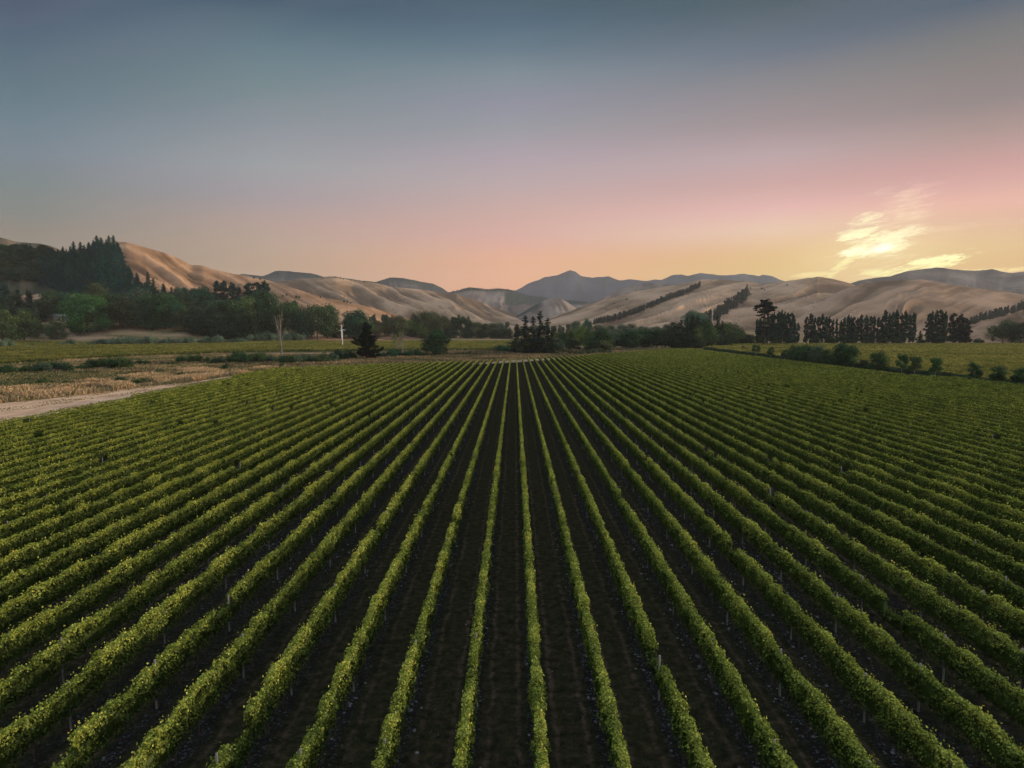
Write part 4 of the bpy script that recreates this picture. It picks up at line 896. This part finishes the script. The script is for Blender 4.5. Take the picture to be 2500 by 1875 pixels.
# tall straw and weeds between the track and the scrub on the left
n = 150000; px = rng.random(n)*800-120; y = 118+rng.random(n)*260; X = (px-1256)/F*y
lo = np.interp(px, [-300, 0, 200, 400, 620, 850, 1050, 1320], [225, 262, 315, 362, 405, 415, 432, 445])
k = (X < edge_of_track(y)-.5) & (y < lo+30) & (X > -.8*y-20)
nz = fbm(X/9, y/14, 3); X = X[k]; y = y[k]; nz = nz[k]
tag(link('dry_grass', blades('dry_grass', X, y, .75+.5*nz, .16, M['grass'], lumpat=nz*.75-.14-.34*sstep(-10, -40, X-edge_of_track(y))+.25*(fbm(X/16+9, y/30, 2) > .22))), kind='stuff')
n = 60000; y = 118+rng.random(n)*130; e = edge_of_track(y); X = e-.5-rng.random(n)**1.5*26; px = X/y*F+1256; cl = vnoise(X/4.5, y/9)
k = (cl > .12) & (px > -100) & (px < 600); X = X[k]; y = y[k]
tag(link('straw_tufts', blades('straw_tufts', X, y, 1.15, .15, M['grass'], lumpat=.28+0*X)), kind='stuff')
n = 16000; y = 95+rng.random(n)*130; e = edge_of_track(y); wd = -76-e; q_ = rng.random(n); X = e+wd*np.where(q_ < .5, rng.random(n)**2.2*.5, 1-rng.random(n)**2.2*.3); k = fbm(X/3, y/8, 3) > -.05; X = X[k]; y = y[k]
tag(link('verge_weeds', blades('verge_weeds', X, y, .22, .10, M['grass'], lean=.5, lumpat=0*X-.05)), kind='stuff')
# weeds beyond the far ends of the rows
n = 110000; X = rng.random(n)*330-165; y0 = np.interp(X, END_X, END_Y)+np.interp(X, [-88, -20, -5, 35, 60, 110], [6, 8, 22, 20, 10, 6]); y = y0+rng.random(n)**1.3*150
px = X/y*F+1256; k = (y < np.interp(px, [0, 620, 850, 1050, 1320, 1400, 1900], [262, 405, 415, 432, 445, 470, 480])) & (X < 118) & (X > -160) & ((X > -88) | (y > 225))
X = X[k]; y = y[k]; nz = fbm(X/12, y/20, 3)
tag(link('roadside_scrub', blades('roadside_scrub', X, y, .8+.5*nz, .22, M['scrub'], lumpat=nz*.5)), kind='stuff')
# straw strip at the right boundary
n = 60000; y = 200+rng.random(n)*180; X = 109.5+rng.random(n)*11; nz = fbm(X/4, y/9, 3)
tag(link('boundary_grass', blades('boundary_grass', X, y, .45+.3*nz, .14, M['grass'], lumpat=nz*.4+.1)), kind='stuff')
# grass of the near aisles
n = 90000; y = 15+rng.random(n)**.8*70; X = (rng.random(n)*2-1)*(.8*y+4); f = (X-ROWX0)/SP; fr = np.abs(f-np.round(f)); k = (fr > .16) & (X > -72) & (np.abs(fr-.27) > .045*rng.random(n)*2)
X = X[k]; y = y[k]; nz = fbm(X/1.2, y/1.2, 3)
tag(link('aisle_grass', blades('aisle_grass', X, y, .07+.05*nz, .03, M['turf'], lean=.8, lumpat=nz*.4)), kind='stuff')
# pebbles in the strips under the vines
n = 5000; y = 15+rng.random(n)**.7*60; kk = np.round(((rng.random(n)*2-1)*(.8*y+4)-ROWX0)/SP); X = ROWX0+kk*SP+rng.normal(size=n)*.28
k = (X > -72) & (fbm(X/7+3, y/9, 2) > -.15); X = X[k]; y = y[k]; n = len(X); s = .025+.05*rng.random(n)**3
cube = np.array([(-1,-1,0),(1,-1,0),(1,1,0),(-1,1,0),(-.6,-.6,.8),(.6,-.6,.8),(.6,.6,.8),(-.6,.6,.8)])
ang = rng.random(n)*6.28; ca, sa = np.cos(ang)[:, None], np.sin(ang)[:, None]
cv = cube[None]*s[:, None, None]*(.6+.7*rng.random((n, 1, 3)))
V = np.stack([X[:, None]+cv[..., 0]*ca-cv[..., 1]*sa, y[:, None]+cv[..., 0]*sa+cv[..., 1]*ca, .03+cv[..., 2]], -1).reshape(-1, 3)
q = np.array([(4,5,6,7),(0,1,5,4),(1,2,6,5),(2,3,7,6),(3,0,4,7)]); Q = (q[None]+np.arange(n)[:, None, None]*8).reshape(-1, 4)
tag(link('gravel', quad_mesh('gravel', V, Q, mats=[M['stone']])), kind='stuff')

# ------------------------------------------------------------------ built things
# post and wire fence along the left edge of the track
fence = empty('wire_fence', (0, 0, 0)); tag(fence, 'low post and wire fence along the left side of the dirt track', 'fence')
FPX = [(27,1032-50),(82,974),(134,970),(183,965),(230,960),(272,957),(313,952),(352,947),(384,942),(418,938),(451,934),(482,930),(505,926),(535,922),(561,919)]
FV, FQ = tubes([([(0, 0, -.1), (0, 0, 1.35)], [.08, .075])], 6); FPM = quad_mesh('fence_post', FV, FQ, mats=[M['dark_post']])
pl = [Vector((-.8*105-30, 92, 0))]
fp = []
for (a, b) in FPX: q = hit(a, b); fp.append(q)
fp.sort(key=lambda q: q.y)
d0 = (fp[0]-fp[3]).normalized(); fp = [fp[0]+d0*(fp[1]-fp[0]).length*i for i in (2, 1)]+fp
for q in fp:
    o = bpy.data.objects.new('post', FPM); COL.objects.link(o); o.parent = fence; o.location = (q.x, q.y, float(H(q.x, q.y)))
wp = []
for z in (.45, .85, 1.2): wp.append(([(q.x, q.y, float(H(q.x, q.y))+z) for q in fp], [.008]*len(fp)))
V, Q = tubes(wp, 4); link('wire', quad_mesh('wire', V, Q, mats=[M['wire']]), fence)
# frost fan
q = hit(836.5, 847.5); s = q.y/F
fan = empty('frost_fan', q); tag(fan, 'white wind machine tower with two-blade fan standing in the left field', 'wind machine')
hh = 42*s
V, Q = tubes([([(0, 0, 0), (0, 0, hh)], [.32, .22])], 10); link('tower', quad_mesh('tower', V, Q, mats=[M['white']], smooth=True), fan)
V, Q = merge(box_vq(-1.4, 1.0, -.6, .6, .1, 1.5), box_vq(-1.9, -1.4, -.4, .4, .2, .9)); link('engine_box', quad_mesh('engine_box', V, Q, mats=[M['white']]), fan)
V, Q = tubes([([(-2.3, -.6, hh-.5), (0, -.2, hh+.1), (2.3, -.6, hh-.2)], [.16, .30, .16])], 8); V = [(x_, y_, (z_-hh)*1.0+hh) for x_, y_, z_ in V]
link('gearbox_arm', quad_mesh('gearbox_arm', V, Q, mats=[M['white']], smooth=True), fan)
def blade(sgn):
    V = []; Q = []; n_ = 8
    for i in range(n_+1):
        t = i/n_; zc = hh+sgn*(.2+t*(3.6 if sgn > 0 else 7.0)); w = .34*(1-.55*t)+.05; xo = -.55+.5*(t**2)*(1 if sgn > 0 else .4)
        V += [(xo-w, -.9, zc), (xo, -.98, zc), (xo+w, -.9, zc), (xo, -.84, zc)]
    for i in range(n_):
        for k_ in range(4): Q.append((i*4+k_, i*4+(k_+1) % 4, i*4+4+(k_+1) % 4, i*4+4+k_))
    Q += [(0, 3, 2, 1), (n_*4, n_*4+1, n_*4+2, n_*4+3)]
    return quad_mesh('blade', V, Q, mats=[M['white']])
link('blade', blade(1), fan); link('blade', blade(-1), fan)
# farm buildings half hidden in the trees
def farm(px, py, wpx, hpx, label, name='farm_building'):
    q = hit(px, py); s = q.y/F; w = wpx*s; h = hpx*s; d = w*.45; b = empty(name, (q.x, q.y, q.z), 0.15); tag(b, label, 'building')
    V, Q = box_vq(-w/2, w/2, -d/2, d/2, -1, h*.6); link('wall', quad_mesh('wall', V, Q, mats=[M['wall']]), b)
    o = .5; V = [(-w/2-o, -d/2-o, h*.58), (w/2+o, -d/2-o, h*.58), (w/2+o, 0, h), (-w/2-o, 0, h), (w/2+o, d/2+o, h*.58), (-w/2-o, d/2+o, h*.58)]
    V += [(x, y, z-.15) for x, y, z in V]; Q = [(0, 1, 2, 3), (3, 2, 4, 5), (0, 6, 7, 1), (5, 4, 10, 11), (0, 3, 9, 6), (3, 5, 11, 9), (1, 7, 8, 2), (2, 8, 10, 4)]
    link('roof', quad_mesh('roof', V, Q, mats=[M['roof']]), b)
    for i in range(3):
        x0 = -w/2+w*(.15+.3*i); V, Q = box_vq(x0, x0+w*.12, -d/2-.06, -d/2+.02, h*.2, h*.42); f = link('window', quad_mesh('window', V, Q, mats=[M['white']]), b)
        V, Q = box_vq(x0+w*.015, x0+w*.105, -d/2-.09, -d/2-.05, h*.22, h*.40); link('pane', quad_mesh('pane', V, Q, mats=[M['glass']]), f)
farm(136, 782, 52, 16, 'long low grey-roofed farmhouse half hidden behind the left trees')
farm(166, 788, 16, 9, 'small pale shed right of the farmhouse among the left trees', 'shed')
farm(264, 790, 9, 9, 'tiny white-roofed shed beside the large round green tree', 'shed')
q = hit(262, 824); s = q.y/F; pole = empty('utility_pole', q); tag(pole, 'thin pale utility pole in the dry paddock right of the big round tree', 'utility pole')
V, Q = tubes([([(0, 0, -.2), (0, 0, 22*s)], [.16, .12])], 8); link('pole', quad_mesh('pole', V, Q, mats=[M['post']]), pole)
V, Q = box_vq(-1.1, 1.1, -.22, -.12, 20*s, 20*s+.18); link('crossarm', quad_mesh('crossarm', V, Q, mats=[M['post']]), pole)

# ------------------------------------------------------------------ air
hm = bpy.data.materials.new('haze'); hm.use_nodes = True; nt = hm.node_tree; nt.nodes.clear()
pv_ = nt.nodes.new('ShaderNodeVolumePrincipled'); pv_.inputs['Color'].default_value = (.93, .95, 1.0, 1); pv_.inputs['Density'].default_value = 0.000035; pv_.inputs['Anisotropy'].default_value = .1
o_ = nt.nodes.new('ShaderNodeOutputMaterial'); nt.links.new(pv_.outputs[0], o_.inputs['Volume'])
V, Q = box_vq(-7800, 7800, -600, 7600, -12, 560)
hz = link('haze', quad_mesh('haze', V, Q, mats=[hm])); tag(hz, kind='stuff')

# ------------------------------------------------------------------ sun and sky
SUN_AZ, SUN_EL = 60.0, 7.5      # degrees right of the rows, above the horizon
sl = bpy.data.lights.new('sun', 'SUN'); sl.energy = 5.0; sl.angle = R(4); sl.color = (1.0, .80, .56)
so = bpy.data.objects.new('sun', sl); COL.objects.link(so)
sd = Vector((math.sin(R(SUN_AZ))*math.cos(R(SUN_EL)), math.cos(R(SUN_AZ))*math.cos(R(SUN_EL)), math.sin(R(SUN_EL))))
so.rotation_euler = sd.to_track_quat('Z', 'Y').to_euler()
W = bpy.data.worlds.new('World'); SC.world = W; W.use_nodes = True; nt = W.node_tree; nd = nt.nodes; lk = nt.links; nd.clear()
def mth(op, a, b=None, c=None):
    n = nd.new('ShaderNodeMath'); n.operation = op
    for i, v in enumerate((a, b, c)):
        if v is None: continue
        if isinstance(v, (int, float)): n.inputs[i].default_value = v
        else: lk.new(v, n.inputs[i])
    return n.outputs[0]
tc = nd.new('ShaderNodeTexCoord'); sp = nd.new('ShaderNodeSeparateXYZ'); lk.new(tc.outputs['Generated'], sp.inputs[0])
X_, Y_, Z_ = sp.outputs
el = mth('DEGREES', mth('ARCSINE', Z_)); az = mth('DEGREES', mth('ARCTAN2', X_, Y_))
def srgb(r, g, b): return tuple(((v/255.0+.055)/1.055)**2.4 if v/255.0 > .04045 else v/255.0/12.92 for v in (r, g, b))
EM = 90.0
SKY = {  # azimuth right of the rows: (elevation, linear colour)
-33.9: [(0.00, (0.2145,0.1856,0.1487)), (6.07, (0.2145,0.1856,0.1487)), (7.38, (0.1698,0.1899,0.1744)), (9.20, (0.1439,0.1949,0.2001)), (11.24, (0.1445,0.1998,0.2496)), (13.00, (0.1137,0.1873,0.2360)), (15.45, (0.0704,0.1484,0.1928)), (17.83, (0.0600,0.1132,0.1693)), (20.14, (0.0497,0.0835,0.1437)), (36.00, (0.0487,0.0818,0.1408)), (50.00, (0.3050,0.3763,0.4678)), (72.00, (0.6795,0.7305,0.7913))],
-18.8: [(0.00, (0.4189,0.2788,0.1780)), (4.52, (0.4189,0.2788,0.1780)), (6.03, (0.4283,0.3092,0.2323)), (7.83, (0.4130,0.2997,0.2657)), (9.60, (0.3339,0.2922,0.3173)), (11.92, (0.2964,0.3191,0.3394)), (14.75, (0.2182,0.2552,0.2961)), (16.94, (0.1542,0.2255,0.2480)), (19.59, (0.1035,0.1801,0.2256)), (22.64, (0.0304,0.0829,0.1347)), (36.00, (0.0298,0.0813,0.1320)), (50.00, (0.3050,0.3763,0.4678)), (72.00, (0.6795,0.7305,0.7913))],
-0.2: [(0.00, (0.7659,0.3720,0.2123)), (3.81, (0.7659,0.3720,0.2123)), (5.42, (0.7510,0.3827,0.2393)), (7.01, (0.6626,0.3732,0.3224)), (8.90, (0.5744,0.3691,0.3307)), (11.06, (0.4698,0.3606,0.3720)), (13.18, (0.3852,0.3266,0.3757)), (15.25, (0.2884,0.2968,0.3362)), (16.98, (0.2463,0.2574,0.3250)), (18.95, (0.1816,0.2360,0.2778)), (20.59, (0.1104,0.1770,0.2284)), (22.19, (0.0707,0.1313,0.1916)), (23.74, (0.0379,0.0907,0.1366)), (36.00, (0.0371,0.0889,0.1338)), (50.00, (0.3050,0.3763,0.4678)), (72.00, (0.6795,0.7305,0.7913))],
19.9: [(0.00, (0.6910,0.4532,0.1442)), (4.33, (0.6910,0.4532,0.1442)), (5.39, (0.7300,0.4536,0.1946)), (7.18, (0.7925,0.5510,0.4015)), (8.66, (0.7628,0.4500,0.4151)), (10.41, (0.5842,0.3540,0.3400)), (12.41, (0.4760,0.3489,0.3666)), (14.65, (0.3224,0.2571,0.2738)), (17.37, (0.2177,0.2155,0.2348)), (19.47, (0.1166,0.1543,0.2102)), (22.51, (0.0365,0.0837,0.1089)), (36.00, (0.0357,0.0820,0.1067)), (50.00, (0.3050,0.3763,0.4678)), (72.00, (0.6795,0.7305,0.7913))],
32.4: [(0.00, (0.7122,0.4353,0.1513)), (4.27, (0.7122,0.4353,0.1513)), (5.35, (0.7298,0.4955,0.2260)), (6.95, (0.7417,0.4468,0.3127)), (8.27, (0.7985,0.4456,0.3638)), (9.32, (0.6735,0.3785,0.3376)), (10.62, (0.5737,0.3199,0.3057)), (12.41, (0.4026,0.2785,0.2607)), (14.42, (0.2639,0.2182,0.2180)), (16.86, (0.2047,0.1872,0.1884)), (18.53, (0.1487,0.1602,0.1669)), (20.38, (0.0701,0.1072,0.1570)), (36.00, (0.0687,0.1050,0.1539)), (50.00, (0.3050,0.3763,0.4678)), (72.00, (0.6795,0.7305,0.7913))]
}
def sky_ramp(st):
    r = ramp(nd, [(e/EM, c) for e, c in st]); lk.new(mth('DIVIDE', el, EM), r.inputs['Fac']); return r.outputs['Color']
def maprange(v, a, b):
    n = nd.new('ShaderNodeMapRange'); n.interpolation_type = 'LINEAR' if b-a > 10 else 'SMOOTHSTEP'; lk.new(v, n.inputs['Value']); n.inputs['From Min'].default_value = a; n.inputs['From Max'].default_value = b; return n.outputs[0]
def mixc(f, a, b):
    n = nd.new('ShaderNodeMix'); n.data_type = 'RGBA'; n.clamp_factor = True
    if isinstance(f, (int, float)): n.inputs['Factor'].default_value = f
    else: lk.new(f, n.inputs['Factor'])
    for s_, v in (('A', a), ('B', b)):
        if isinstance(v, tuple): n.inputs[s_].default_value = (*v, 1)
        else: lk.new(v, n.inputs[s_])
    return n.outputs['Result']
azs = sorted(SKY); sky = sky_ramp(SKY[azs[0]])
for a0, a1 in zip(azs, azs[1:]): sky = mixc(maprange(az, a0, a1), sky, sky_ramp(SKY[a1]))
# cirrus lit by the hidden sun, laid out over the horizon in tangent coordinates
yy = mth('MAXIMUM', Y_, .05); u = mth('DIVIDE', X_, yy); v = mth('DIVIDE', Z_, yy); front = maprange(Y_, .1, .3)
cmb = nd.new('ShaderNodeCombineXYZ'); lk.new(mth('MULTIPLY', mth('ADD', u, mth('MULTIPLY', v, -.4)), 17.0), cmb.inputs[0]); lk.new(mth('MULTIPLY', mth('SUBTRACT', v, mth('MULTIPLY', u, .20)), 78.0), cmb.inputs[1])
cn = nd.new('ShaderNodeTexNoise'); cn.inputs['Scale'].default_value = 1.0; cn.inputs['Detail'].default_value = 7; cn.inputs['Roughness'].default_value = .6; cn.inputs['Distortion'].default_value = .6; lk.new(cmb.outputs[0], cn.inputs['Vector'])
cf = nd.new('ShaderNodeTexNoise'); cf.inputs['Scale'].default_value = 3.1; cf.inputs['Detail'].default_value = 8; cf.inputs['Roughness'].default_value = .66; cf.inputs['Distortion'].default_value = 1.2; lk.new(cmb.outputs[0], cf.inputs['Vector'])
cN = mth('ADD', mth('MULTIPLY', mth('SUBTRACT', cn.outputs['Fac'], .5), .75), mth('MULTIPLY', mth('SUBTRACT', cf.outputs['Fac'], .5), .55))
def cloud(px, py, rx, ry, ang, amp=2.2, soft=1.0):
    u0 = (px-VPX)/F; v0 = (HOR-py)/F; ca, sa = math.cos(R(ang)), math.sin(R(ang))
    du = mth('SUBTRACT', u, u0); dv = mth('SUBTRACT', v, v0)
    a = mth('DIVIDE', mth('ADD', mth('MULTIPLY', du, ca), mth('MULTIPLY', dv, sa)), rx/F); b = mth('DIVIDE', mth('SUBTRACT', mth('MULTIPLY', dv, ca), mth('MULTIPLY', du, sa)), ry/F)
    r2 = mth('ADD', mth('MULTIPLY', a, a), mth('MULTIPLY', b, b))
    t = mth('ADD', mth('SUBTRACT', 1.0, r2), mth('MULTIPLY', cN, amp))
    return mth('MULTIPLY', maprange(t, -.15, soft), front)
glow = cloud(2130, 640, 420, 150, 5, amp=.3, soft=1.6); core = cloud(2120, 622, 230, 70, 8, amp=.5, soft=1.8)
sky = mixc(mth('MULTIPLY', glow, .28), sky, srgb(252, 224, 158))
for (a_, f_, c_) in [((2150, 575, 135, 85, 48, 5.0, 2.6), .55, (246, 228, 184)), ((2200, 505, 110, 40, 35, 6.0, 2.6), .28, (244, 206, 178)), ((2235, 462, 60, 10, 12, 4.0, 2.0), .35, (246, 200, 184)),
                     ((2090, 560, 60, 30, 30, 6.0, 1.6), .8, (247, 241, 190)), ((2115, 602, 95, 34, 12, 5.5, 1.5), .95, (248, 246, 192)), ((2160, 585, 100, 20, 18, 6.0, 1.6), .55, (246, 236, 190)), ((2082, 618, 50, 12, 6, 3.4, 1.2), .95, (251, 251, 205)), ((2136, 608, 34, 13, 10, 2.4, 1.2), 1.0, (255, 254, 228)),
                     ((2240, 652, 125, 19, 13, 5.0, 1.3), .95, (245, 241, 168)), ((2270, 637, 80, 10, 9, 4.0, 1.2), .85, (249, 245, 178)), ((2150, 670, 75, 11, -6, 5.0, 1.3), .8, (241, 234, 158)), ((2045, 655, 66, 12, 38, 5.0, 1.2), .75, (242, 232, 160)), ((2390, 664, 110, 9, 3, 4.4, 1.3), .6, (245, 228, 152)), ((1985, 672, 60, 7, 4, 4.0, 1.2), .5, (242, 226, 150)), ((2330, 560, 200, 12, 6, 6.0, 2.5), .22, (244, 214, 180))]:
    if a_[0] == 2150 and a_[2] == 135: sky = mixc(mth('MULTIPLY', core, .38), sky, tuple(v_*1.15 for v_ in srgb(250, 230, 165)))
    sky = mixc(mth('MULTIPLY', cloud(*a_), f_), sky, tuple(v_*1.22 for v_ in srgb(*c_)))
# faint high veil
hn = nd.new('ShaderNodeTexNoise'); hn.inputs['Scale'].default_value = 2.2; hn.inputs['Detail'].default_value = 4; lk.new(cmb.outputs[0], hn.inputs['Vector']); hn.inputs['Scale'].default_value = .10
sky = mixc(mth('MULTIPLY', mth('SUBTRACT', hn.outputs['Fac'], .35), .16), sky, srgb(205, 175, 175))
b1 = nd.new('ShaderNodeBackground'); lk.new(sky, b1.inputs['Color']); lk.new(mth('ADD', mth('MULTIPLY_ADD', maprange(el, 32, 62), .6, .84), mth('MULTIPLY', maprange(mth('MULTIPLY', Y_, -1.0), -.15, .8), 1.5)), b1.inputs['Strength'])  # unseen sky overhead and behind the camera brightened as added fill light
wo = nd.new('ShaderNodeOutputWorld'); lk.new(b1.outputs[0], wo.inputs['Surface'])
print('objects', len(bpy.data.objects), 'polys', sum(len(o.data.polygons) for o in bpy.data.objects if o.type == 'MESH' and o.data.users == 1))
